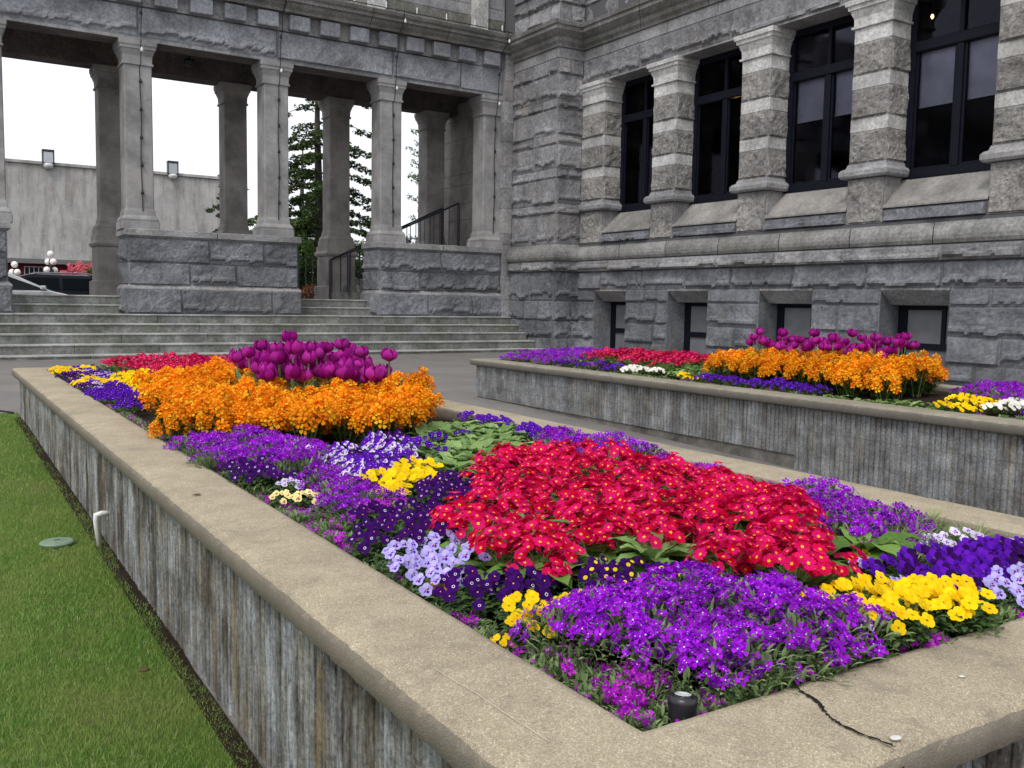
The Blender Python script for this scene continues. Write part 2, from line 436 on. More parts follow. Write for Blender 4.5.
def flat_block(mb, o, U, N, w_, h_, mat, out=.012):
    o = Vector(o)+Vector(N)*(out-.04); U = Vector(U); N = Vector(N); Z = Vector((0, 0, 1)); g = .004; c = .008; D = .04
    r0 = [(g, g), (w_-g, g), (w_-g, h_-g), (g, h_-g)]; r1 = [(g+c, g+c), (w_-g-c, g+c), (w_-g-c, h_-g-c), (g+c, h_-g-c)]
    vs = [o+U*a+Z*b for a, b in r0]+[o+U*a+Z*b+N*(D-c) for a, b in r0]+[o+U*a+Z*b+N*D for a, b in r1]
    fs = [(8, 9, 10, 11)]+[(k, (k+1) % 4, 4+(k+1) % 4, 4+k) for k in range(4)]+[(4+k, 4+(k+1) % 4, 8+(k+1) % 4, 8+k) for k in range(4)]
    if U.cross(Z).dot(N) < 0: fs = [f[::-1] for f in fs]
    mb.add(vs, fs, mat)
def courses(mb, o, U, N, runs, z0, z1, mat, lo, hi, kind='rock', **k):
    """a course of stones: runs = [(u0,u1)] along U from o"""
    for (a, b) in runs:
        L = b-a; u = a
        while u < b-1e-4:
            wd = random.uniform(lo, hi)
            if b-u-wd < lo*.6: wd = b-u
            wd = min(wd, b-u)
            p = Vector(o)+Vector(U)*u; p.z = z0
            if kind == 'rock': rock_block(mb, p, U, N, wd, z1-z0, mat, **k)
            else: flat_block(mb, p, U, N, wd, z1-z0, mat, **k)
            u += wd

# ------------------------------------------------------------------ ground
def gz(y): return -.17+.135*min(1, max(0, (y-4.6)/5.5))-.03*min(1, max(0, (4.2-y)/1.5))
def sheet(name, xs, ys, zoff, mat, zf=gz, nzamp=0):
    mb = MB(); vs = []; fs = []
    for y in ys:
        for x in xs: vs.append((x, y, zf(y)+zoff+nzamp*nz(Vector((x*3, y*3, 0)))))
    n = len(xs)
    for j in range(len(ys)-1):
        for i in range(n-1): a = j*n+i; fs.append((a, a+1, a+n+1, a+n))
    mb.add(vs, fs, mat); return mb.build(name, smooth=True, props={'kind': 'structure'})
far = list(np.linspace(-4, 20.6, 42))
sheet('ground', [-120, -20, 0, 20, 120], [-60, -10]+far+[26.8], -.004, 'paving')
mb = MB(); mb.add([(-400, 26.8, .45), (400, 26.8, .45), (400, 900, .45), (-400, 900, .45)], [(0, 1, 2, 3)], 'road'); mb.build('road', props={'kind': 'structure'})
# the lawn lies between the near planter and the left, ending before the walk
xs = list(np.linspace(-9, .86, 40)); ys = list(np.linspace(-4, 11.35, 60))
sheet('lawn_ground', xs, ys, .006, 'turf', nzamp=.004)
sheet('soil_strip', list(np.linspace(.775, .86, 4)), list(np.linspace(.0, 10.9, 60)), .014, 'soil', nzamp=.006)
def grass():
    rng = np.random.default_rng(3); V = []; 
    def blades(n, x0, x1, y0, y1, hmin, hmax, wd):
        x = rng.uniform(x0, x1, n); y = rng.uniform(y0, y1, n)
        edge = .85-.032*np.clip(np.sin(y*1.7+.5)+.6*np.sin(y*5.3+1)+.3*np.sin(y*13), 0, 2)-rng.exponential(.008, n)
        k = x < edge; x = x[k]; y = y[k]; n = len(x)
        z = -.17+.135*np.clip((y-4.6)/5.5, 0, 1)-.03*np.clip((4.2-y)/1.5, 0, 1)+.004
        h = rng.uniform(hmin, hmax, n); a = rng.uniform(0, 2*np.pi, n); w_ = rng.uniform(.6, 1.2, n)*wd
        lx = rng.normal(0, .45, n)*h; ly = rng.normal(0, .45, n)*h
        bx, by = np.cos(a)*w_, np.sin(a)*w_
        p = np.stack([np.stack([x-bx, y-by, z], 1), np.stack([x+bx, y+by, z], 1), np.stack([x+bx*.7+lx*.4, y+by*.7+ly*.4, z+h*.6], 1), np.stack([x-bx*.7+lx*.4, y-by*.7+ly*.4, z+h*.6], 1), np.stack([x+lx, y+ly, z+h], 1)], 1)
        V.append(p.reshape(-1, 3))
    blades(90000, -.75, .835, 2.0, 4.2, .010, .026, .0013)
    blades(60000, -.9, .835, 4.2, 6.6, .010, .026, .0021)
    blades(36000, -1.6, .835, 6.6, 11.33, .012, .026, .0034)
    blades(14000, -6, -.75, 1.5, 11.3, .02, .04, .006)
    V = np.concatenate(V); n = len(V)//5
    me = bpy.data.meshes.new('grass'); b = np.arange(n)*5
    me.vertices.add(len(V)); me.vertices.foreach_set('co', V.ravel())
    loops = np.stack([b, b+1, b+2, b+3, b+3, b+2, b+4], 1).ravel()
    me.loops.add(len(loops)); me.loops.foreach_set('vertex_index', loops)
    st = np.stack([np.arange(n)*7, np.arange(n)*7+4], 1).ravel()
    me.polygons.add(2*n); me.polygons.foreach_set('loop_start', st)
    me.update(calc_edges=True); me.materials.append(MATS['grass'])
    o = bpy.data.objects.new('grass', me); COL.objects.link(o); o['kind'] = 'stuff'
    
grass()

# ------------------------------------------------------------------ main building (right) with buttress
XB, XU, XW = 14.95, 15.0, 15.64
bld = thing('stone_building', 'grey rock faced granite building with banded window pillars on the right', 'building', (15, 12, -.1))
def B(mb, name, smooth=False, parent=None, label=None):
    o = mb.build(name, smooth=smooth)
    o.parent = parent or bld; o.matrix_parent_inverse = Matrix.Translation(-Vector(bld.location)) if parent is None else Matrix.Identity(4)
    if label: o['label'] = label
    return o
PY = [(8.95-2.83*3+2.83*k-.0, 0) for k in range(7)]     # window pillars: north edges
pil = [(a-.80, a) for a in (3.29, 6.12, 8.95, 11.76, 14.60, 17.44)]+[(19.34, 20.3)]
bwin = [(.9, 2.2), (3.75, 5.1), (6.62, 7.98), (9.52, 10.88), (12.44, 13.82), (15.35, 16.68), (18.22, 19.52)]
Y0, Y1 = -.5, 20.3
# core
mb = MB()
prev = Y0
for (a, b) in bwin:
    mb.box(XB+.004, XW, prev, a, -.4, 1.33, 'mortar'); mb.box(XB+.004, XW, a, b, -.4, -.05, 'mortar'); prev = b
mb.box(XB+.004, XW, prev, Y1, -.4, 1.33, 'mortar')
mb.box(XB+.32, XW, Y0, Y1, 1.33, 2.83, 'mortar'); mb.box(XB+.004, XB+.318, Y0, Y1, 1.62, 2.83, 'mortar')
prev = Y0
for (a, b) in bwin:
    mb.box(XB+.004, XB+.318, prev, a, 1.33, 1.62, 'mortar'); prev = b
mb.box(XB+.004, XB+.318, prev, Y1, 1.33, 1.62, 'mortar')
mb.box(XU+.03, XW, Y0, Y1, 2.83, 3.0, 'mortar')
mb.box(XU+.004, XW, Y0, Y1, 7.0, 14, 'mortar')
mb.box(XW, 19.5, Y0, Y1, -.4, 3.55, 'room_dark'); mb.box(XW+.1, 19.5, Y0, Y1, 7.05, 14, 'room_dark')
mb.box(19.5, 26, Y0, 26.9, -.4, 14, 'room_dark'); mb.box(14.24, 19.5, Y1+.04, 26.9, -.4, 14, 'mortar')
mb.box(XW, 19.5, Y0-.2, Y0, 3.5, 7.1, 'room_dark')
B(mb, 'core_wall')
mb = MB()
for (a, b) in ((15.2, 15.6), (9.9, 10.1)): pass
for k, (a, b) in enumerate(pil[:-1]):
    mb = MB(); mb.box(XW+.1, 19.5, a+.3, b-.3, 3.55, 7.05, 'room_dark'); B(mb, 'interior_wall')
N_, U_ = (-1, 0, 0), (0, -1, 0)       # west facing: u runs southwards
def cut(u0, u1, holes):
    r = []; p = u0
    for a, b in sorted(holes):
        if b <= u0 or a >= u1: continue
        if a > p: r.append((p, a))
        p = b
    if p < u1: r.append((p, u1))
    return r
hol = [(Y1-b, Y1-a) for a, b in bwin]
L = Y1-Y0; O = (XB, Y1, 0)
mb = MB()
courses(mb, O, U_, N_, [(0, L)], -.4, -.02, 'lower_rock_stone', 1.2, 2.2, 'flat')
courses(mb, O, U_, N_, cut(0, L, hol), -.02, .34, 'lower_rock_stone', .5, 1.1)
courses(mb, O, U_, N_, cut(0, L, hol), .34, .81, 'lower_rock_stone', .5, 1.2)
courses(mb, O, U_, N_, cut(0, L, hol), .81, 1.33, 'lower_rock_stone', .6, 1.3)
courses(mb, O, U_, N_, cut(0, L, hol), 1.33, 1.64, 'lower_rock_stone', .7, 1.7, amp=.03, a0=.03)
courses(mb, O, U_, N_, [(0, L)], 1.64, 2.12, 'lower_rock_stone', .9, 2.0, amp=.08)
# splayed lintels of the basement windows, and their jambs
for (a, b) in bwin:
    if b < 2: continue
    vs = [(XB-.01, a, 1.64), (XB-.01, b, 1.64), (XB+.30, b, 1.34), (XB+.30, a, 1.34), (XB-.01, a, 1.60), (XB-.01, b, 1.60)]
    mb.add(vs, [(4, 5, 2, 3), (0, 1, 5, 4)], 'smooth_stone')
    for y, s_ in ((b, 1), (a, -1)):
        mb.add([(XB-.01, y, -.05), (XW, y-s_*.004, -.05), (XW, y-s_*.004, 1.36), (XB-.01, y, 1.36)], [(0, 1, 2, 3)], 'lower_rock_stone')
B(mb, 'basement_masonry')
# rough band under the moulding
mb = MB()
courses(mb, (XB-.1, Y1, 0), U_, N_, [(0, L)], 2.12, 2.38, 'rock_stone', 1.2, 2.1, amp=.08, a0=.015)
courses(mb, (14.1, 22.45, 0), U_, N_, [(0, 2.25)], 2.12, 2.38, 'rock_stone', .7, 1.2, amp=.08, a0=.015)
courses(mb, (14.1, 20.2, 0), (1, 0, 0), (0, -1, 0), [(0, .76)], 2.12, 2.38, 'rock_stone', .7, 1.2, amp=.08, a0=.015)
mb.box(XB-.098, XB+.1, Y0, Y1, 2.115, 2.385, 'mortar'); mb.box(14.102, 14.3, 20.202, 22.45, 2.115, 2.385, 'mortar'); mb.box(14.3, 14.86, 20.202, 20.4, 2.115, 2.385, 'mortar')
B(mb, 'string_course')
facade = [(14.2, 22.45), (14.2, 20.3), (15.0, 20.3), (15.0, Y0)]
mb = MB()
tor = [(0, 2.385), (.10, 2.385), (.155, 2.41), (.185, 2.47), (.19, 2.54), (.17, 2.62), (.12, 2.69), (.07, 2.74), (.03, 2.80), (.0, 2.83)]
mb.sweep(facade, tor, 'moulding_stone', joints=1.75)
B(mb, 'belt_moulding', smooth=False)
# frieze, cornice, storey above
mb = MB()
courses(mb, (XU, Y1, 0), U_, N_, [(0, L)], 7.02, 7.62, 'rock_stone', 2.2, 3.1, amp=.08, a0=.015)
courses(mb, (XU, Y1, 0), U_, N_, [(0, L)], 7.62, 7.90, 'smooth_stone', .7, 1.6, 'flat')
z = 8.52
for k, h in enumerate((.5, .35, .55, .45, .55, .4, .55, .6, .5, .5, .5)):
    courses(mb, (XU+.05, Y1, 0), U_, N_, [(0, L)], z, z+h, 'rock_stone', .6, 1.5, amp=.08); z += h
B(mb, 'upper_masonry')
mb = MB()
cor = [(0, 7.90), (.05, 7.90), (.07, 7.96), (.13, 8.03), (.15, 8.12), (.20, 8.16), (.27, 8.24), (.30, 8.27), (.30, 8.36), (.34, 8.38), (.36, 8.47), (.30, 8.50), (.0, 8.54)]
mb.sweep(facade, cor, 'cornice_stone', joints=2.2)
B(mb, 'cornice')
# soffit under the lintel + reveal head
mb = MB(); mb.box(XU-.015, XW, Y0, Y1-.96, 6.985, 7.018, 'smooth_stone'); B(mb, 'lintel_soffit')
# pillars
def shaft_band(mb, y0, y1, z0, z1, rough):
    x0 = XU
    if rough:
        mb.box(x0+.001, XW, y0+.001, y1-.001, z0+.001, z1-.001, 'warm_rock_stone', .004)
        rock_block(mb, (x0-.001, y1, z0), U_, N_, (y1-y0), z1-z0, 'warm_rock_stone', a0=.0, amp=.075, res=.03)
        rock_block(mb, (x0, y0-.001, z0), (1, 0, 0), (0, -1, 0), XW-x0-.01, z1-z0, 'warm_rock_stone', a0=.0, amp=.065, res=.03)
    else: mb.box(x0-.004, XW, y0-.004, y1+.004, z0, z1, 'pale_stone', .006)
def prof_pillar(mb, y0, y1, prof, mat):
    vs = []
    for z, e in prof:
        vs += [(XU-e, y0-e, z), (XW, y0-e, z), (XW, y1+e, z), (XU-e, y1+e, z)]
    fs = []
    for k in range(len(prof)-1):
        for i in range(4): j = (i+1) % 4; fs.append((k*4+i, k*4+j, k*4+4+j, k*4+4+i))
    fs += [(3, 2, 1, 0), tuple(range(len(vs)-4, len(vs)))]
    mb.add(vs, fs, mat)
for (a, b) in pil:
    pr = MB()
    bands = [(3.97, 4.56, 1), (4.56, 4.80, 0), (4.80, 5.35, 1), (5.35, 5.60, 0), (5.60, 6.19, 1), (6.19, 6.46, 0)]
    for z0, z1, r_ in bands: shaft_band(pr, a, b, z0, z1, r_)
    po = B(pr, 'window_pillar')
    q = MB(); prof_pillar(q, a, b, [(3.70, .10), (3.74, .13), (3.82, .13), (3.87, .09), (3.89, .04), (3.97, .012)], 'smooth_stone')
    mb2 = q.build('pillar_base', po)
    q = MB(); prof_pillar(q, a, b, [(6.46, .01), (6.47, .05), (6.51, .05), (6.52, .015), (6.66, .02), (6.74, .055), (6.80, .07), (6.81, .10), (6.88, .11), (6.89, .14), (6.985, .15)], 'pale_stone')
    q.build('capital', po)
    q = MB(); q.box(XU+.0, XW, a, b, 2.83, 3.70, 'mortar')
    rock_block(q, (XU-.01, b-.0, 2.84), U_, N_, b-a, .85, 'warm_rock_stone', a0=.0, amp=.075, res=.033, edge=.06)
    rock_block(q, (XU-.0, a, 2.84), (1, 0, 0), (0, -1, 0), .5, .85, 'smooth_stone', a0=.006, amp=.01)
    q.build('pedestal', po)
# sloping sills
for k in range(len(pil)-1):
    a, b = pil[k][1], pil[k+1][0]
    q = MB()
    courses(q, (XU+.02, b, 0), U_, N_, [(0, b-a)], 2.83, 3.09, 'lower_rock_stone', b-a, b-a+1, amp=.09, a0=.06, res=.035)
    vs = []
    for y in (a+.002, b-.002):
        vs += [(XU+.04, y, 3.10), (XU-.025, y, 3.10), (XU-.025, y, 3.13), (XU+.0, y, 3.17), (XU+.05, y, 3.18), (XW-.1, y, 3.66), (XW, y, 3.66), (XW, y, 3.0)]
    q.add(vs, [(i, i+1, i+9, i+8) for i in range(7)], 'sill_stone')
    B(q, 'window_sill')
# tall windows
def tall_window(a, b, blinds):
    f = MB(); x0, x1 = XW-.1, XW
    f.box(x0, x1, a, a+.13, 3.66, 6.985, 'window_frame'); f.box(x0, x1, b-.13, b, 3.66, 6.985, 'window_frame')
    f.box(x0-.03, x1, a+.13, b-.13, 3.66, 3.80, 'window_frame', .01); f.box(x0, x1, a+.13, b-.13, 6.85, 6.985, 'window_frame')
    f.box(x0-.03, x1, a+.131, b-.131, 5.93, 6.13, 'window_frame', .02)
    c = (a+b)/2
    f.box(x0-.015, x1, c-.065, c+.065, 3.80, 5.93, 'window_frame', .01); f.box(x0, x1, c-.04, c+.04, 6.13, 6.85, 'window_frame')
    for y0, y1 in ((a+.13, c-.065), (c+.065, b-.13)):
        f.box(x0+.03, x1-.01, y0, y0+.05, 3.80, 5.93, 'window_frame'); f.box(x0+.03, x1-.01, y1-.05, y1, 3.80, 5.93, 'window_frame')
        f.box(x0+.03, x1-.01, y0+.05, y1-.05, 3.80, 3.86, 'window_frame')
    o = B(f, 'tall_window')
    for y0, y1 in ((a+.18, c-.115), (c+.115, b-.18)):
        p = MB(); p.box(XW-.045, XW-.038, y0, y1, 3.86, 5.92, 'clear_glass'); p.build('pane', o)
    p = MB(); p.box(XW-.045, XW-.038, a+.14, b-.14, 6.14, 6.84, 'clear_glass'); p.build('pane', o)
    for i, h in enumerate(blinds):
        if h:
            y0, y1 = ((c+.1, b-.14), (a+.14, c-.1))[i]
            p = MB(); p.box(XW+.03, XW+.036, y0, y1, h+.03, 5.95, 'blind'); p.box(XW+.02, XW+.045, y0, y1, h, h+.03, 'pale_render'); p.build('blind', o)
wins = [(pil[k][1], pil[k+1][0]) for k in range(len(pil)-1)]
for (a, b), bl in zip(wins, [(4.9, 0), (5.0, 5.0), (4.95, 4.95), (5.1, 5.1), (0, 0), (0, 0)]): tall_window(a, b, bl)
for (x, y, z) in ((15.95, 15.66, 5.80), (16.15, 10.95, 6.72)):
    lamp = thing('interior_lamp', 'small warm lamp glowing behind the second tall window from the buttress' if y > 12 else 'tiny warm lamp glowing high behind the fourth tall window from the buttress', 'lamp', (x, y, z))
    q = MB(); q.lathe((0, 0, 0), [(.01, -.07), (.045, -.05), (.06, 0), (.045, .05), (.01, .07)] if y > 12 else [(.01, -.04), (.03, 0), (.01, .04)], 10, 'warm_lamp'); q.build('lamp_globe', lamp, True)
    q = MB(); q.tube([(0, 0, .06), (0, 0, 7.04-z)], .008, 'black_iron'); q.build('cord', lamp)
# basement windows
for (a, b) in bwin:
    f = MB(); x0, x1 = XW-.14, XW-.04
    f.box(x0, x1, a, a+.10, -.04, 1.33, 'window_frame'); f.box(x0, x1, b-.18, b, -.04, 1.33, 'window_frame')
    f.box(x0, x1, a+.10, b-.18, 1.25, 1.33, 'window_frame'); f.box(x0, x1, a+.10, b-.18, .52, .64, 'window_frame')
    f.box(x0, x1, a+.40, a+.48, .64, 1.25, 'window_frame'); f.box(x0, x1, a+.10, b-.18, -.04, .06, 'window_frame')
    o = B(f, 'basement_window')
    for y0, y1, z0, z1 in ((a+.10, a+.40, .64, 1.25), (a+.48, b-.18, .64, 1.25), (a+.10, b-.18, .06, .52)):
        p = MB(); p.box(XW-.10, XW-.08, y0, y1, z0, z1, 'basement_panel'); p.build('pane', o)

# buttress
mb = MB()
mb.box(14.204, XB+.6, 20.304, 22.45, -.4, 14, 'mortar')
def butt(z0, z1, mat, kind='rock', x=14.2, y=20.3, lo=.5, hi=1.2, **k):
    # stones of the west face end at the corner, those of the south face butt behind a corner stone
    courses(mb, (x, 22.45, 0), U_, N_, [(0, 22.45-y)], z0, z1, mat, lo, hi, kind, **k)
    courses(mb, (x, y, 0), (1, 0, 0), (0, -1, 0), [(0, 15.0-x)], z0, z1, mat, .3, .9, kind, **k)
for z0, z1 in ((-.4, .34), (.34, .81), (.81, 1.33)): butt(z0, z1, 'lower_rock_stone', x=14.17, y=20.27)
butt(1.33, 2.12, 'lower_rock_stone', x=14.17, y=20.27, lo=.8, hi=1.3)
z = 2.83
for k, h in enumerate((.80, .26, .66, .26, .62, .26, .66, .26, .62, .40)): butt(z, z+h, 'rock_stone', a0=.015, amp=.07, lo=.9 if k % 2 == 0 else .6, hi=1.5); z += h
butt(z, 7.90, 'smooth_stone', 'flat')
z = 8.52
for h in (.5, .4, .55, .3, .55, .4, .6, .5, .6, .5): butt(z, z+h, 'rock_stone'); z += h
B(mb, 'buttress')
# slim pilaster where the colonnade meets the buttress
mb = MB()
z = .8
for h in (.55, .55, .5, .5, .3, .7, .55, .6, .7, .5, .6, .55, .6, .5): mb.box(13.92, 14.2, 22.46, 22.7, z+.003, z+h-.003, 'smooth_stone', .006); z += h
B(mb, 'junction_pilaster')

# ------------------------------------------------------------------ steps
st = thing('stone_steps', 'wide weathered grey granite steps leading up to the colonnade', 'steps', (3, 20.6, -.05))
def P(mb, name, parent, smooth=False, label=None):
    o = mb.build(name, smooth=smooth); o.parent = parent; o.matrix_parent_inverse = Matrix.Translation(-Vector(parent.location))
    if label: o['label'] = label
    return o
tops = [.045, .245, .45, .655, .862]; fr = [20.62, 21.03, 21.45, 21.87, 22.27]
for k in range(5):
    mb = MB(); x = -10
    z0 = tops[k]-.206
    y1 = fr[k+1]+.03 if k < 4 else 23.3
    while x < 14.12:
        w_ = random.uniform(1.6, 3.2)
        if 14.12-x-w_ < 1: w_ = 14.12-x
        zz = tops[k]+random.uniform(-.003, .003); mb.bbox(x+.004, x+w_-.004, fr[k]+random.uniform(-.006, .006), y1, zz-.035, zz, 'nosing_stone', .008); mb.box(x+.004, x+w_-.004, fr[k]+.022, y1, z0-.01 if k else -.2, zz-.035, 'step_stone'); x += w_
    mb.box(-10, 14.1, fr[k]+.06, y1, z0-.1 if k else -.25, tops[k]-.02, 'mortar')
    P(mb, 'step', st)
for (a, b) in ((1.64, 3.94), (8.02, 10.14), (-3.5, -2.55)):
    for zt, y0, y1 in ((1.066, 22.86, 23.14), (1.27, 23.14, 23.6)):
        mb = MB(); mb.bbox(a+.01, b-.01, y0, y1, zt-.035, zt, 'nosing_stone', .008); mb.box(a+.01, b-.01, y0+.022, y1, zt-.204, zt-.035, 'step_stone'); P(mb, 'step', st)

# ------------------------------------------------------------------ colonnade
col = thing('stone_colonnade', 'open grey granite colonnade of square columns above the steps', 'colonnade', (4, 23, .86))
mb = MB()
mb.box(-10, 14.2, 23.58, 26.8, .2, 1.268, 'smooth_stone'); mb.box(-10, 14.2, 23.3, 23.58, .2, .86, 'mortar')
P(mb, 'platform', col)
def plinth(a, b):
    y0, y1 = 22.58, 23.62
    mb = MB()
    mb.box(a-.06, b+.06, y0-.064, y1, .86, 1.44, 'mortar'); mb.box(a+.01, b-.01, y0+.012, y1, 1.44, 2.62, 'mortar')
    for (o, U, N, Ln) in (((a, y0, 0), (1, 0, 0), (0, -1, 0), b-a), ((a, y1, 0), (0, -1, 0), (-1, 0, 0), y1-y0)):
        o = Vector(o); N3 = Vector(N)
        for z0, z1, pr, lo, hi in ((1.52, 2.04, 0, 1.0, 2.0), (2.04, 2.61, 0, 1.0, 2.2)):
            courses(mb, o, U, N, [(0, Ln)], z0, z1, 'lower_rock_stone', lo, hi, amp=.08, a0=.015)
        courses(mb, o+N3*.07-Vector(U)*.07, U, N, [(0, Ln+.14)], .865, 1.44, 'lower_rock_stone', 1.2, 2.4, amp=.08, a0=.015)
    mb.sweep([(a, y1), (a, y0), (b, y0), (b, y1)], [(0, 1.43), (.075, 1.43), (.07, 1.46), (.0, 1.535), (-.05, 1.535)], 'smooth_stone', joints=1.9)
    o = P(mb, 'pedestal_wall', col)
    q = MB(); q.sweep([(a, y1), (a, y0), (b, y0), (b, y1)], [(-.3, 2.61), (0, 2.61), (.03, 2.64), (.07, 2.65), (.07, 2.78), (.055, 2.792), (-.3, 2.792)], 'smooth_stone', joints=2.1)
    q.box(a+.25, b-.25, y0+.25, y1, 2.6, 2.79, 'smooth_stone')
    q = q.build('coping', o)
plinth(4.0, 7.98); plinth(10.2, 13.90); plinth(-2.5, 1.60)
plinth_x = None
def column(cx, cy, mat, engaged=False, z0=2.792):
    mb = MB(); h = .305
    mb.sq(cx, cy, [(3.26, h), (6.46, h*.985)], mat, .07)
    o = P(mb, 'column', col)
    q = MB(); q.sq(cx, cy, [(z0, .41), (z0+.17, .41), (z0+.175, .385), (z0+.22, .395), (z0+.27, .37), (z0+.31, .335), (z0+.40, .325), (z0+.47, h)], mat, .05); q.build('column_base', o)
    q = MB(); q.sq(cx, cy, [(6.455, .31), (6.46, .335), (6.505, .335), (6.51, .31), (6.66, .318), (6.73, .345), (6.79, .365), (6.80, .385), (6.87, .39), (6.88, .405), (6.985, .41)], mat, .05); q.build('capital', o)
    return o
for cx in (1.31, 4.31, 7.50, 10.57, 13.69, -2.1): column(cx, 23.01, 'column_stone')
for cx in (1.05, 4.22, 7.34, 10.32, 13.42, -2.1):
    column(cx, 25.92, 'back_column_stone')
    q = MB(); q.sq(cx, 25.92, [(1.27, .50), (1.62, .50), (1.66, .43), (2.50, .43), (2.52, .47), (2.58, .50), (2.64, .47), (2.66, .45), (2.79, .45)], 'back_column_stone', .06)
    P(q, 'column_pedestal', col)
# beams, ceiling, frieze, dentils, cornice, parapet
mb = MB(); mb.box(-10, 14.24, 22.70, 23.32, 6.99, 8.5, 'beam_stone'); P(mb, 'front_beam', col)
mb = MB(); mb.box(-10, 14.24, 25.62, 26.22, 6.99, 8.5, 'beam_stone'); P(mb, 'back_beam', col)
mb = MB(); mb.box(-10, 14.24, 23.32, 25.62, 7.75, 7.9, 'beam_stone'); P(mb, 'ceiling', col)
mb = MB()
mb.box(-10, 14.19, 22.655, 22.71, 6.986, 7.06, 'smooth_stone'); mb.box(-10, 14.19, 22.67, 22.705, 7.05, 8.2, 'mortar')
bounds = [-10, -5.2, -2.1, 1.1, 4.31, 7.5, 10.57, 12.6, 13.3, 13.92]
for a, b in zip(bounds, bounds[1:]):
    if b < 13.2: rock_block(mb, (a, 22.66, 7.06), (1, 0, 0), (0, -1, 0), b-a, .67, 'frieze_stone', a0=.03, amp=.06, res=.05)
    else: flat_block(mb, (a, 22.66, 7.06), (1, 0, 0), (0, -1, 0), b-a, .67, 'frieze_stone', out=.04)
P(mb, 'frieze', col)
mb = MB(); mb.box(-10, 14.19, 22.60, 22.70, 7.735, 8.15, 'smooth_stone')
x = 13.72
while x > -9:
    mb.bbox(x-.5, x, 22.42, 22.61, 7.75, 8.10, 'frieze_stone', .012); x -= .78
P(mb, 'dentil_band', col)
mb = MB()
mb.sweep([(-10, 22.6), (14.2, 22.6)], [(-.1, 8.13), (.24, 8.13), (.26, 8.19), (.33, 8.26), (.36, 8.33), (.42, 8.35), (.42, 8.42), (.47, 8.46), (.50, 8.54), (.44, 8.57), (-.5, 8.62)], 'cornice_stone', joints=2.3)
P(mb, 'cornice', col)
mb = MB(); mb.box(-10, 14.2, 23.02, 26.2, 8.5, 8.63, 'mortar')
mb.box(-10, 14.2, 23.03, 23.3, 8.6, 11, 'mortar')
courses(mb, (-10, 23.02, 0), (1, 0, 0), (0, -1, 0), [(0, 24.2)], 8.6, 9.15, 'mossy_stone', 1.0, 2.0, 'flat')
courses(mb, (-10, 23.02, 0), (1, 0, 0), (0, -1, 0), [(0, 24.2)], 9.15, 9.45, 'smooth_stone', 1.0, 2.4, 'flat')
courses(mb, (-10, 23.02, 0), (1, 0, 0), (0, -1, 0), [(0, 24.2)], 9.45, 11, 'smooth_stone', .8, 1.4, 'flat')
for x in (13.1, 10.0, 6.9): mb.box(x, x+.5, 22.90, 23.1, 8.6, 11, 'pale_stone', .01)
P(mb, 'parapet', col)
# stone inside the porch and the stair
mb = MB()
mb.box(14.18, 14.24, 22.7, 26.9, 1.2, 8, 'mortar')
z = 1.27
for k, h in enumerate((.55, .5, .55, .35, .55, .5, .55, .35, .55, .5, .6, .5)):
    courses(mb, (14.18, 26.9, 0), U_, N_, [(0, 4.2)], z, z+h, 'back_column_stone', .7, 1.3, 'flat'); z += h
mb.box(14.14, 14.2, 23.35, 24.25, 2.93, 5.6, 'room_dark')
P(mb, 'porch_wall', col)
mb = MB()
n = 8; x = 9.95
for i in range(n):
    mb.box(x+i*.36, 14.17, 24.25+.001*i, 25.35, 1.27+i*.2, 1.27+(i+1)*.2, 'step_stone', .01)
P(mb, 'porch_stair', col)

def railing(pts, label, y):
    o = thing('iron_railing', label, 'railing', (pts[0][0], y, 1.27))
    q = MB(); q.tube([(a, y, z) for a, z in pts], .028, 'black_iron'); P(q, 'top_rail', o)
    (xa, za), (xb, zb) = pts[0], pts[-1]
    nb = int((xb-xa)/.3)
    for i in range(nb+1):
        x = xa+(xb-xa)*i/nb; zt = za+(zb-za)*i/nb
        zs = 1.27+max(0, min(8, math.ceil((x-9.95)/.36)))*.2
        q = MB(); q.tube([(x, y, zs), (x, y, zt)], .045 if i in (0, nb) else .013, 'black_iron', 6); P(q, 'post' if i in (0, nb) else 'baluster', o)
railing([(10.0, 2.55), (13.45, 4.15)], 'black iron stair railing rising between the columns, nearer side', 24.21)
railing([(9.95, 2.40), (13.55, 4.10)], 'black iron stair railing against the back columns', 25.40)
gate = thing('iron_gate', 'black iron bar gate between the back columns', 'gate', (8.9, 26.3, 1.27))
for i in range(11):
    q = MB(); q.tube([(7.85+i*.21, 26.3, 1.27), (7.85+i*.21, 26.3, 2.55)], .014 if i % 5 else .03, 'black_iron'); P(q, 'bar', gate)
q = MB(); q.tube([(7.85, 26.3, 2.45), (9.95, 26.3, 2.45)], .016, 'black_iron'); q.tube([(7.85, 26.3, 1.4), (9.95, 26.3, 1.4)], .016, 'black_iron'); P(q, 'cross_rail', gate)
dome = thing('dome_lamp', 'small dark dome lamp hanging under the colonnade ceiling', 'lamp', (5.85, 24.4, 7.1))
q = MB(); q.lathe((0, 0, 0), [(.02, -.12), (.10, -.08), (.13, 0), (.13, .05), (.05, .07)], 14, 'spot_black'); q.build('dome', dome, True)
q = MB(); q.tube([(0, 0, .06), (0, 0, .66)], .02, 'spot_black'); q.build('stem', dome)

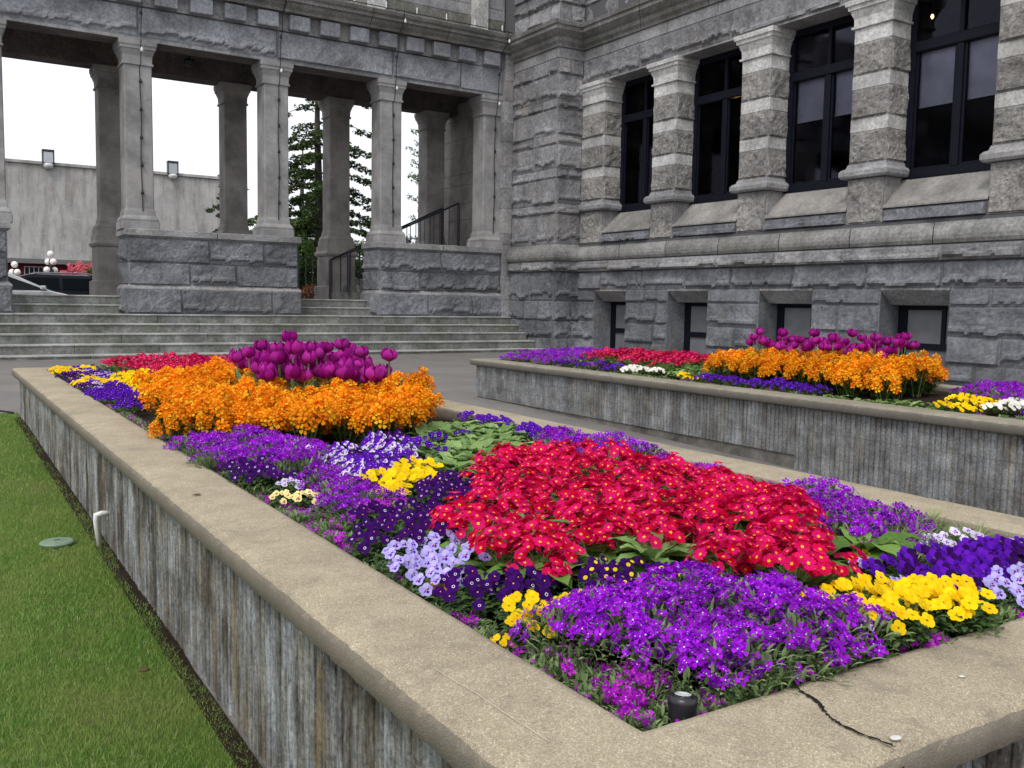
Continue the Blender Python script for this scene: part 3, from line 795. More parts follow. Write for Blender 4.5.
# strings of bulbs down the columns and along the cornice
ordinal = {13.69: 'column beside the buttress', 10.57: 'second column left of the buttress', 7.50: 'third column left of buttress', 4.31: 'column at the left end of the long pedestal', 1.31: 'leftmost column'}
for cx, nm in ordinal.items():
    o = thing('light_string', 'cable of small bulbs hanging down the '+nm, 'string lights', (cx+.04, 22.69, 2.9), group='cables of bulbs down the columns')
    pts = [(cx+.04, 22.05, 8.62), (cx+.04, 22.09, 8.3), (cx+.05, 22.36, 8.1), (cx+.05, 22.40, 7.7), (cx+.05, 22.52, 7.4), (cx+.04, 22.52, 6.95), (cx+.05, 22.62, 6.5)]
    for i in range(9): pts.append((cx+.04+.012*math.sin(i*1.3+cx), 22.68, 6.4-i*.4))
    q = MB(); q.tube(pts, .011, 'wire', 5); P(q, 'cable', o)
    bz = [8.33, 7.55, 6.75]+[6.1-i*.62 for i in range(6)]
    for i, z in enumerate(bz):
        y = 22.0 if z > 8 else 22.49 if z > 7 else 22.47 if z > 6.5 else 22.665
        q = MB(); q.lathe((cx+.045, y, z), [(.008, -.05), (.032, -.03), (.036, 0), (.02, .03), (.012, .06)], 8, 'bulb' if i in (0, 2) else 'wire'); P(q, 'bulb', o)
o = thing('light_string', 'row of small white candle bulbs standing along the colonnade cornice', 'string lights', (4, 22.2, 8.6))
x = 13.6
q = MB(); q.tube([(-3, 22.16, 8.62), (5, 22.16, 8.615), (13.95, 22.16, 8.62)], .012, 'wire', 5); P(q, 'cable', o)
while x > 2:
    q = MB(); q.lathe((x, 22.16, 8.62), [(.018, 0), (.02, .1), (.012, .15), (.004, .16)], 6, 'bulb'); P(q, 'bulb', o); x -= .86

# ------------------------------------------------------------------ behind the colonnade
th = thing('theatre_building', 'big plain grey concrete hall with a maroon ground floor behind the cars', 'building', (-5, 52, .45))
mb = MB(); mb.box(-40, 13.9, 50, 75, 2.95, 7.45, 'theatre_wall'); P(mb, 'wall', th)
mb = MB(); mb.box(-40, 13.7, 50.3, 75, .45, 2.75, 'maroon'); P(mb, 'ground_floor', th)
mb = MB(); mb.box(-40, 14.0, 49.7, 50.2, 2.75, 2.97, 'theatre_frame'); P(mb, 'ledge', th)
mb = MB(); mb.box(-40, 14.0, 49.9, 50.3, 7.45, 7.58, 'theatre_wall'); P(mb, 'parapet_cap', th)
for x in (4.25, -1.5, -7, 10.4):
    q = MB(); q.box(x, x+.8, 50.22, 50.3, 1.4, 2.6, 'dark_glass')
    for i in range(5): q.box(x+i*.2-.015, x+i*.2+.015, 50.18, 50.22, 1.4, 2.6, 'white_paint')
    for i in range(4): q.box(x-.0, x+.8, 50.17, 50.2, 1.4+i*.4-.015, 1.4+i*.4+.015, 'white_paint')
    P(q, 'window', th)
for x, lb in ((5.35, 'left'), (11.05, 'right')):
    fl = thing('floodlight', 'boxy glass floodlight on the %s part of the grey hall roof edge' % lb, 'light', (x, 49.9, 7.3))
    q = MB(); q.box(-.22, .22, -.2, .1, .20, .75, 'lens_glass', .03); q.build('glass_head', fl)
    q = MB(); q.box(-.26, .26, -.23, .14, .76, .84, 'post_dark'); q.box(-.26, -.225, -.2, .1, .2, .76, 'post_dark'); q.box(.225, .26, -.2, .1, .2, .76, 'post_dark'); q.build('housing', fl)
    q = MB(); q.lathe((0, -.05, -.05), [(.10, 0), (.20, .08), (.22, .18), (.20, .24)], 12, 'bulb'); q.build('bowl', fl, True)
house = thing('pale_house', 'pale rendered house glimpsed behind the cedar', 'house', (27.5, 75, .45))
mb = MB(); mb.box(23, 32, 75, 85, .45, 6.0, 'pale_render'); P(mb, 'wall', house)
mb = MB(); mb.add([(22.6, 74.5, 6.0), (32.4, 74.5, 6.0), (32.4, 85.5, 6.0), (22.6, 85.5, 6.0), (25, 80, 7.6), (30, 80, 7.6)], [(0, 1, 5, 4), (2, 3, 4, 5), (1, 2, 5), (3, 0, 4)], 'theatre_frame'); P(mb, 'roof', house)
for x in (23.6, 26.3, 29.0):
    for z in (1.6, 4.0):
        q = MB(); q.box(x, x+1.2, 74.93, 75, z, z+1.5, 'dark_glass'); q.box(x-.08, x+1.28, 74.9, 74.95, z-.1, z, 'white_paint'); q.box(x+.57, x+.63, 74.9, 74.94, z, z+1.5, 'white_paint'); P(q, 'window', house)

def globe_lamp(x, y, zb, zt, label):
    o = thing('globe_lamp', label, 'street lamp', (x, y, zb), group='cluster globe street lamps')
    H = zt-zb
    q = MB(); q.tube([(0, 0, 0), (0, 0, .3), (0, 0, H-.35)], [.12, .07, .055], 'post_dark', 8); q.build('post', o)
    q = MB()
    for a in range(4):
        c_, s_ = math.cos(a*math.pi/2+.5), math.sin(a*math.pi/2+.5)
        q.tube([(0, 0, H-.85), (c_*.14, s_*.14, H-.86), (c_*.17, s_*.17, H-.75)], .025, 'post_dark', 6)
    q.build('arm', o)
    P_ = [(0, 0, H-.14)]+[(.17*math.cos(a*math.pi/2+.5), .17*math.sin(a*math.pi/2+.5), H-(.45 if a % 2 else .78)) for a in range(4)]
    for p in P_:
        q = MB(); q.lathe(p, [(.04, -.125), (.095, -.095), (.13, 0), (.095, .095), (.03, .13)], 12, 'globe'); q.build('globe', o, True)
globe_lamp(4.5, 42, .45, 3.05, 'five globe street lamp in front of the maroon wall beside the pink bush')
globe_lamp(3.25, 42.6, .45, 2.60, 'five globe street lamp near the left edge above the silver car')

def car(name, label, x0, x1, y, zg, H, paint, suv, col_in=None):
    """car seen from the side, nose towards +x"""
    o = thing(name, label, 'car', ((x0+x1)/2, y, zg)); Lh = (x1-x0)/2; W = .9
    if suv: low = [(-Lh, .45), (-Lh+.04, .95), (Lh-.9, 1.02), (Lh-.1, .85), (Lh, .6), (Lh-.03, .35), (-Lh+.05, .3)]; cab = [(-Lh+.05, .96), (-Lh+.30, H-.12), (-Lh+.6, H-.02), (0, H), (Lh-2.2, H-.06), (Lh-1.25, 1.0)]
    else: low = [(-Lh, .5), (-Lh+.08, .88), (Lh-1.1, .92), (Lh-.2, .72), (Lh, .55), (Lh-.03, .3), (-Lh+.05, .28)]; cab = [(-Lh+.25, .9), (-Lh+1.0, H-.08), (-Lh+1.5, H), (Lh-2.25, H-.02), (Lh-2.1, H-.05), (Lh-1.05, .9)]
    def prism(prof, w0, w1, mat, inset=.05):
        m_ = MB(); n_ = len(prof); zmin = min(p[1] for p in prof); zmax = max(p[1] for p in prof); vs = []
        for s_, k in ((-1, 1), (-1, 0), (1, 0), (1, 1)):
            for (a, b) in prof:
                tt = (b-zmin)/(zmax-zmin); ww = w0+(w1-w0)*tt
                vs.append((a*(1-.012*k), s_*(ww if k else ww-inset), b))
        # order rings: outer side left, rounded, ... keep the rounded rings outermost in height
        rings = [0, 1, 2, 3]; fs = []
        vs2 = []
        for s_ in (-1, 1):
            for (a, b) in prof:
                tt = (b-zmin)/(zmax-zmin); ww = w0+(w1-w0)*tt
                cx_ = sum(p[0] for p in prof)/n_; cz_ = (zmin+zmax)/2
                vs2.append((a, s_*(ww-inset), b))
            for (a, b) in prof:
                tt = (b-zmin)/(zmax-zmin); ww = w0+(w1-w0)*tt
                vs2.append((a+(cx_-a)*.02, s_*ww, b+(cz_-b)*.05))
        n2 = n_
        for i in range(n_):
            j = (i+1) % n_
            fs.append((i, j, 2*n2+j, 2*n2+i)); fs.append((n2+i, n2+j, j, i)); fs.append((2*n2+i, 2*n2+j, 3*n2+j, 3*n2+i))
        fs.append(tuple(range(2*n2-1, n2-1, -1))); fs.append(tuple(range(3*n2, 4*n2)))
        m_.add(vs2, fs, mat); return m_
    prism(low, W, W-.02, paint).build('body', o, False)
    prism(cab, W-.06, W-.24, paint).build('cabin', o, False)
    zb = cab[0][1]+.03; zt = H-.12
    def side(xa, xb, xc, xd, s_):
        q = MB(); y_ = lambda z: s_*(W-.06-(z-cab[0][1])/(H-cab[0][1])*.18+.008)
        q.add([(xa, y_(zb), zb), (xb, y_(zb), zb), (xc, y_(zt), zt), (xd, y_(zt), zt)], [(0, 1, 2, 3) if s_ < 0 else (3, 2, 1, 0)], 'dark_glass'); q.build('side_window', o)
    (xr0, _), (xr1, _), (xf1, _), (xf0, _) = cab[0], cab[1], cab[-2], cab[-1]
    for s_ in (-1, 1):
        mid = (xr1+xf1)/2+.1
        side(xr0+.22, mid-.05, mid-.05, xr1+.25, s_); side(mid+.05, xf0-.12, xf1-.12, mid+.05, s_)
    q = MB(); q.add([(xf0+.012, -W+.16, zb+.01), (xf0+.012, W-.16, zb+.01), (xf1+.03, W-.3, H-.1), (xf1+.03, -W+.3, H-.1)], [(0, 1, 2, 3)], 'teal' if col_in else 'dark_glass'); q.build('windshield', o)
    for xw in (-Lh+.85, Lh-.85):
        for s_ in (-1, 1):
            q = MB(); q.lathe((xw, s_*(W-.1), .33), [(.05, -.11), (.26, -.11), (.33, -.09), (.33, .09), (.26, .11), (.05, .11)], 20, 'rubber', 'y'); wh = q.build('wheel', o, True)
            q = MB(); q.lathe((xw, s_*(W-.09), .33), [(.03, -.115), (.21, -.115), (.21, .115), (.03, .115)], 14, 'rim', 'y'); q.build('rim', wh)
    for s_ in (-1, 1):
        q = MB(); q.box(Lh-.12, Lh-.02, s_*.68-.16, s_*.68+.16, .6, .72, 'lens_glass', .02); q.build('headlight', o)
        q = MB(); q.box(-Lh-.01, -Lh+.08, s_*.72-.12, s_*.72+.12, .7, .85, 'tail_red', .02); q.build('tail_light', o)
        q = MB(); q.box(xf0-.35, xf0-.2, s_*(W+.05)-.08, s_*(W+.05)+.08, zb+.02, zb+.14, paint, .03); q.build('mirror', o)
    if suv:
        for s_ in (-1, 1): q = MB(); q.tube([(-Lh+.6, s_*.6, H+.0), (-Lh+.9, s_*.6, H+.05), (Lh-2.6, s_*.6, H+.03), (Lh-2.4, s_*.6, H-.04)], .02, 'rim', 6); q.build('roof_rail', o)
    return o
car('parked_car', 'silver car with a sloping windscreen parked behind the steps at the far left', -.15, 4.25, 30.2, .45, 1.45, 'silver_paint', False, True)
suv_ = car('parked_car', 'black estate car parked beyond the silver car behind the steps', .5, 5.35, 33.4, .45, 1.47, 'black_paint', True)
suv_.rotation_euler = (0, 0, math.pi)

# leaves in bulk
def leaves(mb_v, mb_f, c, d, n_, w_, h_): pass
class Leafer:
    """many small leaf faces written straight into arrays, n faces of four corners"""
    def __init__(s): s.q = []
    def clump(s, c, rad, n, size, rng, flat=1.0, droop=0):
        u = rng.normal(size=(n, 3)); u /= np.linalg.norm(u, axis=1)[:, None]
        r = rng.uniform(.25, 1, n)[:, None]**.6
        p = np.array(c)+u*r*np.array(rad)
        a = rng.normal(size=(n, 3)); a[:, 2] *= flat; a /= np.linalg.norm(a, axis=1)[:, None]
        b = np.cross(a, rng.normal(size=(n, 3))); b /= np.linalg.norm(b, axis=1)[:, None]
        s1 = (size*rng.uniform(.6, 1.3, n))[:, None]
        s.q.append(np.stack([p-a*s1, p-b*s1*.45, p+a*s1, p+b*s1*.45], 1))
    def build(s, name, mat, parent=None, smooth=False):
        V = np.concatenate(s.q).reshape(-1, 3); n = len(V)//4
        me = bpy.data.meshes.new(name); me.vertices.add(len(V)); me.vertices.foreach_set('co', V.ravel())
        me.loops.add(len(V)); me.loops.foreach_set('vertex_index', np.arange(len(V)))
        me.polygons.add(n); me.polygons.foreach_set('loop_start', np.arange(n)*4)
        me.update(calc_edges=True); me.materials.append(MATS[mat])
        o = bpy.data.objects.new(name, me); COL.objects.link(o)
        if parent: o.parent = parent
        return o
def cedar(x, y, zb, H, rad, label, seed, dens=1.0, z_first=1.2):
    rng = np.random.default_rng(seed); rnd = random.Random(seed)
    o = thing('cedar_tree', label, 'tree', (x, y, zb))
    q = MB(); q.tube([(0, 0, 0), (.05, 0, H*.3), (-.05, .03, H*.65), (0, 0, H)], [.27, .2, .12, .02], 'bark', 9); q.build('trunk', o, True)
    lf = Leafer(); br = MB(); z = z_first
    while z < H-.3:
        k = 1-z/H; Lr = rad*(k**.7)*rnd.uniform(.6, 1.1); a0 = rnd.uniform(0, 6.28)
        for i in range(rnd.choice((2, 3, 3))):
            a = a0+i*2.1+rnd.uniform(-.4, .4); L_ = Lr*rnd.uniform(.7, 1.1)
            pts = [(0, 0, z)]
            for t_ in (.35, .7, 1): pts.append((math.cos(a)*L_*t_, math.sin(a)*L_*t_, z+L_*(.14*t_-.34*t_*t_)+rnd.uniform(-.05, .05)))
            br.tube(pts, [.05*k+.02, .04*k+.015, .02, .008], 'bark', 5)
            for t_ in np.linspace(.2, 1, max(3, int(L_*3.0))):
                c_ = Vector((math.cos(a)*L_*t_, math.sin(a)*L_*t_, z+L_*(.14*t_-.34*t_*t_)))
                wd = .55*(1.15-t_*.6)
                hk = 3.2 if z < H*.40 else 1.15 if z < H*.55 else .6
                if rnd.random() < .85*dens*hk: lf.clump(c_+Vector((rnd.uniform(-.15, .15), rnd.uniform(-.15, .15), -.06)), (wd*.85, wd*.85, .13), int(62*dens), .085, rng, .5)
        z += rnd.uniform(.2, .38) if z < H*.36 else rnd.uniform(.38, .7)
    br.build('branches', o, True); lf.build('crown', 'cedar_needles', o); return o
cedar(14.35, 38, .45, 12.5, 5.8, 'tall dark cedar with layered branches seen between the middle columns', 5, 1.25)
cedar(16.9, 47, .45, 9.0, 3.2, 'shorter cedar standing behind and to the right of the tall cedar', 9, z_first=.6)
cedar(12.6, 45, .45, 7.4, 2.6, 'low dense cedar at the left side of the tall cedar', 12, z_first=.4)
def shrub(name, x, y, zb, rx, rz_, n, size, mat, label, cat='shrub', seed=1, fl=None, cz=None):
    rng = np.random.default_rng(seed); rnd = random.Random(seed)
    o = thing(name, label, cat, (x, y, zb)); q = MB(); lf = Leafer()
    for i in range(9):
        a = rnd.uniform(0, 6.28); r = rnd.uniform(.1, .75)*rx; h = rnd.uniform(.35, .8)*2*rz_
        q.tube([(0, 0, 0), (r*.5*math.cos(a), r*.5*math.sin(a), h*.6), (r*math.cos(a), r*math.sin(a), h)], [.04, .025, .01], 'bark', 5)
        lf.clump((r*math.cos(a), r*math.sin(a), h), (rx*.45, rx*.45, rz_*.42), n//9, size, rng)
    q.build('stems', o, True); lf.build('foliage', mat, o)
    if fl:
        l2 = Leafer()
        for i in range(90):
            a = rnd.uniform(0, 6.28); r = rx*rnd.uniform(.2, 1.05); h = rz_*(1+.95*math.sqrt(max(0, 1-(r/rx/1.1)**2)))*rnd.uniform(.7, 1.02)
            l2.clump((r*math.cos(a), r*math.sin(a), h), (.13, .13, .11), 26, .06, rng)
        l2.build('blossoms', fl, o)
    return o
shrub('evergreen_shrub', 12.35, 36, .45, 1.35, 2.0, 6800, .07, 'shrub_leaf', 'round green shrub at the foot of the tall cedar, left side', seed=3)
shrub('evergreen_shrub', 15.6, 35.6, .45, 1.4, 1.75, 6000, .07, 'shrub_leaf', 'bright green shrub at the foot of the tall cedar, right side', seed=4)
shrub('evergreen_shrub', 13.7, 36.5, .45, 1.1, 1.0, 3000, .07, 'cedar_needles', 'dark green shrub directly in front of the cedar trunk', seed=8)
shrub('copper_shrub', 11.9, 31.5, .45, .9, .75, 2600, .06, 'copper_leaf', 'reddish brown shrub behind the iron gate', seed=5)
shrub('flowering_bush', 5.75, 41.2, .45, 1.2, 1.08, 2200, .08, 'shrub_leaf', 'pink flowering bush in front of the maroon wall', 'bush', 6, 'pink_petal')
shrub('flowering_bush', 4.6, 41.6, .45, .7, .6, 1200, .08, 'shrub_leaf', 'low pink flowering bush at the foot of the globe lamp', 'bush', 7, 'pink_petal')
def twig_tree(x, y, zb):
    rnd = random.Random(4); rng = np.random.default_rng(4)
    o = thing('leafy_tree', 'thin leafy tree showing beside the back column near the porch', 'tree', (x, y, zb))
    q = MB(); q.tube([(0, 0, 0), (.1, 0, 3), (0, .1, 5.5), (.1, 0, 8.6)], [.14, .1, .07, .02], 'bark', 7); q.build('trunk', o, True)
    br = MB(); lf = Leafer()
    for i in range(26):
        z = 3.2+i*.2; a = rnd.uniform(0, 6.28); L_ = rnd.uniform(.7, 1.35)
        e = Vector((L_*math.cos(a), L_*math.sin(a), z+L_*.35)); br.tube([(0, 0, z), e*.5+Vector((0, 0, z*.5+.05)), e], [.03, .018, .006], 'bark', 4)
        for t_ in (.45, .7, 1): lf.clump(Vector((0, 0, z)).lerp(e, t_), (.2, .2, .16), 30, .06, rng)
    br.build('branches', o, True); lf.build('crown', 'shrub_leaf', o)
twig_tree(19.5, 38, .45)

# ------------------------------------------------------------------ planters
def mound(x, y):
    if x < 5: a, b, base, hh = 1.08, 3.17, .42, .035
    else: a, b, base, hh = 6.62, 8.7, .425, .075
    return base+hh*max(0, math.sin(math.pi*min(1, max(0, (x-a)/(b-a)))))**.6
def planter(name, label, X0, X1, Y0_, Y1_, zc, ribmat, rows, zrib, seed, capmat='aggregate'):
    rnd = random.Random(seed)
    o = thing(name, label, 'planter', ((X0+X1)/2, (Y0_+Y1_)/2, -.17))
    # cap swept as a closed ring
    c = MB(); prof = [(-.07, zc-.082), (-.012, zc-.082), (-.002, zc-.074), (0, zc-.03), (-.006, zc-.014), (-.02, zc-.004), (-.045, zc), (-.16, zc+.002), (-.27, zc), (-.293, zc-.006), (-.30, zc-.02), (-.30, zc-.14), (-.1, zc-.14)]
    pts = [(X0, Y1_), (X0, Y0_), (X1, Y0_), (X1, Y1_)]
    off = {0: (1, -1), 1: (1, 1), 2: (-1, 1), 3: (-1, -1)}
    vs = []; ring = []
    for i in range(4):
        a, b = pts[i], pts[(i+1) % 4]; L_ = math.hypot(b[0]-a[0], b[1]-a[1]); n_ = max(2, int(L_/.022)) if i < 2 else max(2, int(L_/.1))
        for k in range(n_):
            t_ = k/n_; ox = off[i][0]+(off[(i+1) % 4][0]-off[i][0])*t_; oy = off[i][1]+(off[(i+1) % 4][1]-off[i][1])*t_
            ring.append((a[0]+(b[0]-a[0])*t_, a[1]+(b[1]-a[1])*t_, ox, oy))
    m_ = len(prof)
    for (x, y, ox, oy) in ring:
        for j, (d, z) in enumerate(prof):
            p = Vector((x-ox*d, y-oy*d, z)); e = .0045 if j in (2, 3, 4) else .003 if j == 5 else .001
            vs.append(p+Vector(((.5*nz(p*14+Vector((3, 0, 0)))+nz(p*44))*e, (.5*nz(p*14)+nz(p*44))*e, nz(p*19+Vector((0, 7, 0)))*e)))
    R_ = len(ring)
    fs = [((r*m_+j), ((r+1) % R_)*m_+j, ((r+1) % R_)*m_+(j+1) % m_, r*m_+(j+1) % m_) for r in range(R_) for j in range(m_)]
    c.add(vs, fs, capmat)
    P(c, 'cap', o, smooth=True)
    # ribbed walls
    wx0, wx1, wy0, wy1 = X0+.065, X1-.065, Y0_+.065, Y1_-.065
    w_ = MB(); pitch = .047; zt = zc-.078
    def ribs(p0, p1, N):
        p0 = Vector(p0); p1 = Vector(p1); D = (p1-p0); Lg = D.length; D.normalize(); N = Vector(N)
        n_ = int(Lg/pitch); pt = Lg/n_; zz = np.linspace(zrib, zt, rows+1)
        for i in range(n_):
            if seed == 2: zz = np.linspace(-.21 if (p0+D*(i*pt)).y < 5.45 else zrib, zt, rows+1)
            for r in range(rows):
                z0, z1 = zz[r]+.003*(rows > 1), zz[r+1]
                dd = rnd.uniform(-.0015, .0015); gw = pt*rnd.uniform(.12, .17); ns = max(2, int((z1-z0)/.045)) if seed == 1 else 2
                vs = []
                for s_ in range(ns+1):
                    z = z0+(z1-z0)*s_/ns
                    for u, d in ((0, -.012), (gw*.5, -.011), (gw, -.002), (pt*.5, .0), (pt-gw, -.002), (pt-gw*.5, -.011), (pt, -.012)):
                        u2 = i*pt+u; p = p0+D*u2
                        jt = nz(Vector((p.x*30, p.y*30, z*18)))*.0028+nz(Vector((p.x*90, p.y*90, z*60)))*.0016
                        p = p+N*(d+dd+jt); vs.append((p.x, p.y, z))
                fs = []
                for s_ in range(ns):
                    for k in range(6): a = s_*7+k; fs.append((a, a+1, a+8, a+7))
                w_.add(vs, fs, ribmat)
    ribs((wx0, wy1, 0), (wx0, wy0, 0), (-1, 0, 0)); ribs((wx0, wy0, 0), (wx1, wy0, 0), (0, -1, 0))
    ribs((wx1, wy0, 0), (wx1, wy1, 0), (1, 0, 0)); ribs((wx1, wy1, 0), (wx0, wy1, 0), (0, 1, 0))
    P(w_, 'ribbed_wall', o)
    k_ = MB(); k_.box(wx0+.018, wx0+.2, wy0+.018, wy1-.018, -.3, zt+.01, 'foundation_concrete'); k_.box(wx1-.2, wx1-.018, wy0+.018, wy1-.018, -.3, zt+.01, 'foundation_concrete')
    k_.box(wx0+.2, wx1-.2, wy0+.018, wy0+.2, -.3, zt+.01, 'foundation_concrete'); k_.box(wx0+.2, wx1-.2, wy1-.2, wy1-.018, -.3, zt+.01, 'foundation_concrete')
    P(k_, 'inner_wall', o)
    if rows == 1:
        k_ = MB(); k_.sweep([(wx0, wy1), (wx0, wy0), (wx1, wy0), (wx1, wy1)], [(-.03, -.25), (.008, -.25), (.004, zrib+.0), (-.03, zrib+.012)], 'foundation_concrete', close=True); P(k_, 'footing', o)
    s_ = MB(); n1, n2 = 24, 80; vs = []; fs = []
    for j in range(n2+1):
        for i in range(n1+1):
            x = X0+.28+(X1-X0-.56)*i/n1; y = Y0_+.28+(Y1_-Y0_-.56)*j/n2
            vs.append((x, y, mound(x, y)-.012+.012*nz(Vector((x*5, y*5, 0)))))
    for j in range(n2):
        for i in range(n1): a = j*(n1+1)+i; fs.append((a, a+1, a+n1+2, a+n1+1))
    s_.add(vs, fs, 'soil'); P(s_, 'soil', o)
    return o
near = planter('concrete_planter', 'long low concrete planter with aggregate cap nearest the camera, beside the lawn', .78, 3.47, .935, 10.95, .49, 'ribbed_concrete', 1, -.17, 1)
farp = planter('concrete_planter', 'second concrete planter with ribbed grey wall beyond the paving', 6.32, 9.0, .935, 11.02, .485, 'grey_ribbed_concrete', 3, -.03, 2, 'grey_aggregate')
# crack, faint line and chips in the near cap
q = MB(); cr = [(1.475, 1.235), (1.452, 1.20), (1.446, 1.175), (1.438, 1.14), (1.425, 1.118), (1.412, 1.10), (1.400, 1.075), (1.394, 1.05), (1.398, 1.00), (1.404, .965), (1.407, .942)]
pp = []
for i in range(len(cr)-1):
    for k in range(5):
        t_ = k/5; pp.append((cr[i][0]*(1-t_)+cr[i+1][0]*t_+random.uniform(-.0028, .0028), cr[i][1]*(1-t_)+cr[i+1][1]*t_+random.uniform(-.0012, .0012)))
vs = []; 
for i, (x, y) in enumerate(pp):
    w_ = random.uniform(.0012, .0050)*(1.5 if i < 24 else .9); vs += [(x-w_, y-w_*.3, .4937), (x+w_, y+w_*.3, .4937)]
q.add(vs, [(2*i, 2*i+1, 2*i+3, 2*i+2) for i in range(len(pp)-1)], 'crack')
x = 1.407; vs = []
for i in range(12): w_ = random.uniform(.002, .004); xx = x+random.uniform(-.002, .002)+.0015*i; vs += [(xx-w_, .9305, .465-.008*i), (xx+w_, .9305, .465-.008*i)]
q.add(vs, [(2*i, 2*i+1, 2*i+3, 2*i+2) for i in range(11)], 'crack'); P(q, 'crack', near)
q = MB(); vs = []
for i, (x, y) in enumerate([(.875, 1.66), (.880, 1.58), (.888, 1.51), (.889, 1.42), (.893, 1.34), (.897, 1.27)]): vs += [(x-.0008, y, .4935), (x+.0008, y, .4935)]
q.add(vs, [(2*i, 2*i+1, 2*i+3, 2*i+2) for i in range(5)], 'pale_line'); P(q, 'scratch', near)
def lump(name, label, cat, c, r, mat, n=9):
    q = MB(); vs = []; 
    prof = [(.3, -.4), (.9, -.2), (1, .1), (.7, .5), (.2, .7)]
    q.lathe((0, 0, 0), [(a*r[0], b*r[2]) for a, b in prof], n, mat)
    q.v = [(x*(1+.15*nz(Vector((x*90, y*90, 1)))), y*r[1]/r[0]*(1+.15*nz(Vector((x*90, y*90, 5)))), z) for x, y, z in q.v]
    o = q.build(name, smooth=True, loc=c); tag(o, label, cat); return o
lump('pebble', 'flat white pebble lying on the cap beside the crack', 'pebble', (1.435, .968, .494), (.014, .009, .004), 'pebble')
lump('pebble', 'small white chip on the near planter cap near the right edge of the picture', 'pebble', (1.80, 1.07, .494), (.008, .005, .003), 'pebble')
lump('dry_leaf', 'small brown leaf lying on the cap of the near planter beside the dark pansies', 'leaf', (.875, 3.62, .496), (.018, .010, .004), 'dry_leaf', 7)
lump('dry_leaf', 'brown dead leaf lying on the lawn near the foot of the wall', 'leaf', (.66, 3.55, -.135), (.022, .010, .010), 'dry_leaf', 6)
q = MB(); q.tube([(.86, 5.50, .045), (.81, 5.49, .05), (.783, 5.49, .042), (.780, 5.49, .01), (.80, 5.50, -.17)], [.014, .015, .018, .014, .012], 'pvc', 12)
tag(q.build('drain_pipe', smooth=True), 'white plastic elbow pipe coming out of the planter wall above the lawn', 'pipe')
q = MB(); q.lathe((.60, 5.64, gz(5.64)+.012), [(.085, 0), (.09, .012), (.082, .02), (.02, .024)], 24, 'valve_green'); q.box(.585, .615, 5.635, 5.645, gz(5.64)+.034, gz(5.64)+.038, 'black_iron')
tag(q.build('valve_cover', smooth=False), 'round grey green valve cover set in the lawn', 'cover')
q = MB(); q.tube([(-3, 11.9, .0), (-.5, 11.75, .0), (.35, 11.62, .005), (.62, 11.5, .0), (.80, 11.2, -.01)], .012, 'wire', 6)
tag(q.build('black_hose', smooth=True), 'thin black hose lying on the walk behind the lawn', 'hose')
sp = thing('spotlight', 'black cylindrical garden spotlight in the near corner of the flower bed', 'spotlight', (1.205, 1.272, .367), 0)
q = MB(); q.lathe((0, 0, .02), [(.022, 0), (.026, .02), (.027, .085), (.029, .10), (.029, .112), (.024, .112)], 20, 'spot_black'); q.build('housing', sp, True).rotation_euler = (R(-6), R(8), 0)
q = MB(); q.lathe((0, 0, .02), [(.023, .1115), (.012, .1145), (.003, .115)], 20, 'spot_black'); a = q.build('lens', sp, True); a.rotation_euler = (R(-6), R(8), 0)
q = MB(); q.lathe((0, 0, .02), [(.016, .1150), (.0165, .1165), (.013, .1168), (.0125, .1155)], 20, 'lens_glass'); a = q.build('lens_ring', sp, True); a.rotation_euler = (R(-6), R(8), 0)
q = MB(); q.tube([(0, 0, -.05), (0, 0, .03)], .008, 'spot_black'); q.build('spike', sp)

# ------------------------------------------------------------------ flowers
rr = random.Random(21)
def frame(n, spin=0):
    n = Vector(n).normalized(); a = n.orthogonal().normalized(); b = n.cross(a)
    c, s_ = math.cos(spin), math.sin(spin); return a*c+b*s_, b*c-a*s_, n
def put(mb, c, n, spin, sc, shape):
    """stamp a small shape (list of (verts, faces, material)) at c facing n"""
    X, Y, Z = frame(n, spin); c = Vector(c)
    for vs, fs, mat in shape: mb.add([c+(X*x+Y*y+Z*z)*sc for x, y, z in vs], fs, mat)
def petal5(mat, r=1.0, nt_=5, wid=.66, cup=.16, notch=.12, eye='yellow_eye', eyer=.27, rows=2, jitter=0):
    sh = []; da = 2*math.pi/nt_
    for i in range(nt_):
        a = i*da+rr.uniform(-.05, .05); w_ = da*wid; up = cup+rr.uniform(-.06, .06)
        P2 = lambda rad, an, z: (rad*math.cos(an), rad*math.sin(an), z)
        vs = [P2(.10, a, 0), P2(.55*r, a-w_*.82, .04+up*.3), P2(.92*r, a-w_*.62, up), P2(1.0*r, a-w_*.25, up+.02), P2((1-notch)*r, a, up-.03), P2(1.0*r, a+w_*.25, up+.02), P2(.92*r, a+w_*.62, up), P2(.55*r, a+w_*.82, .04+up*.3)]
        sh.append((vs, [(0, 1, 2, 3, 4), (0, 4, 5, 6, 7)], mat))
    if eye:
        k = 10; vs = [(0, 0, .05)]+[((eyer if j % 2 == 0 else eyer*.55)*math.cos(j*2*math.pi/k), (eyer if j % 2 == 0 else eyer*.55)*math.sin(j*2*math.pi/k), .075) for j in range(k)]
        sh.append((vs, [(0, j+1, (j+1) % k+1) for j in range(k)], eye))
    return sh
def petal4(mat, eye='lilac_petal', cup=.2):
    sh = petal5(mat, nt_=4, wid=.44, notch=.04, cup=cup, eye=None)
    if eye: sh.append(([(.16*math.cos(j*1.2566), .16*math.sin(j*1.2566), .07) for j in range(5)], [(0, 1, 2, 3, 4)], eye))
    return sh
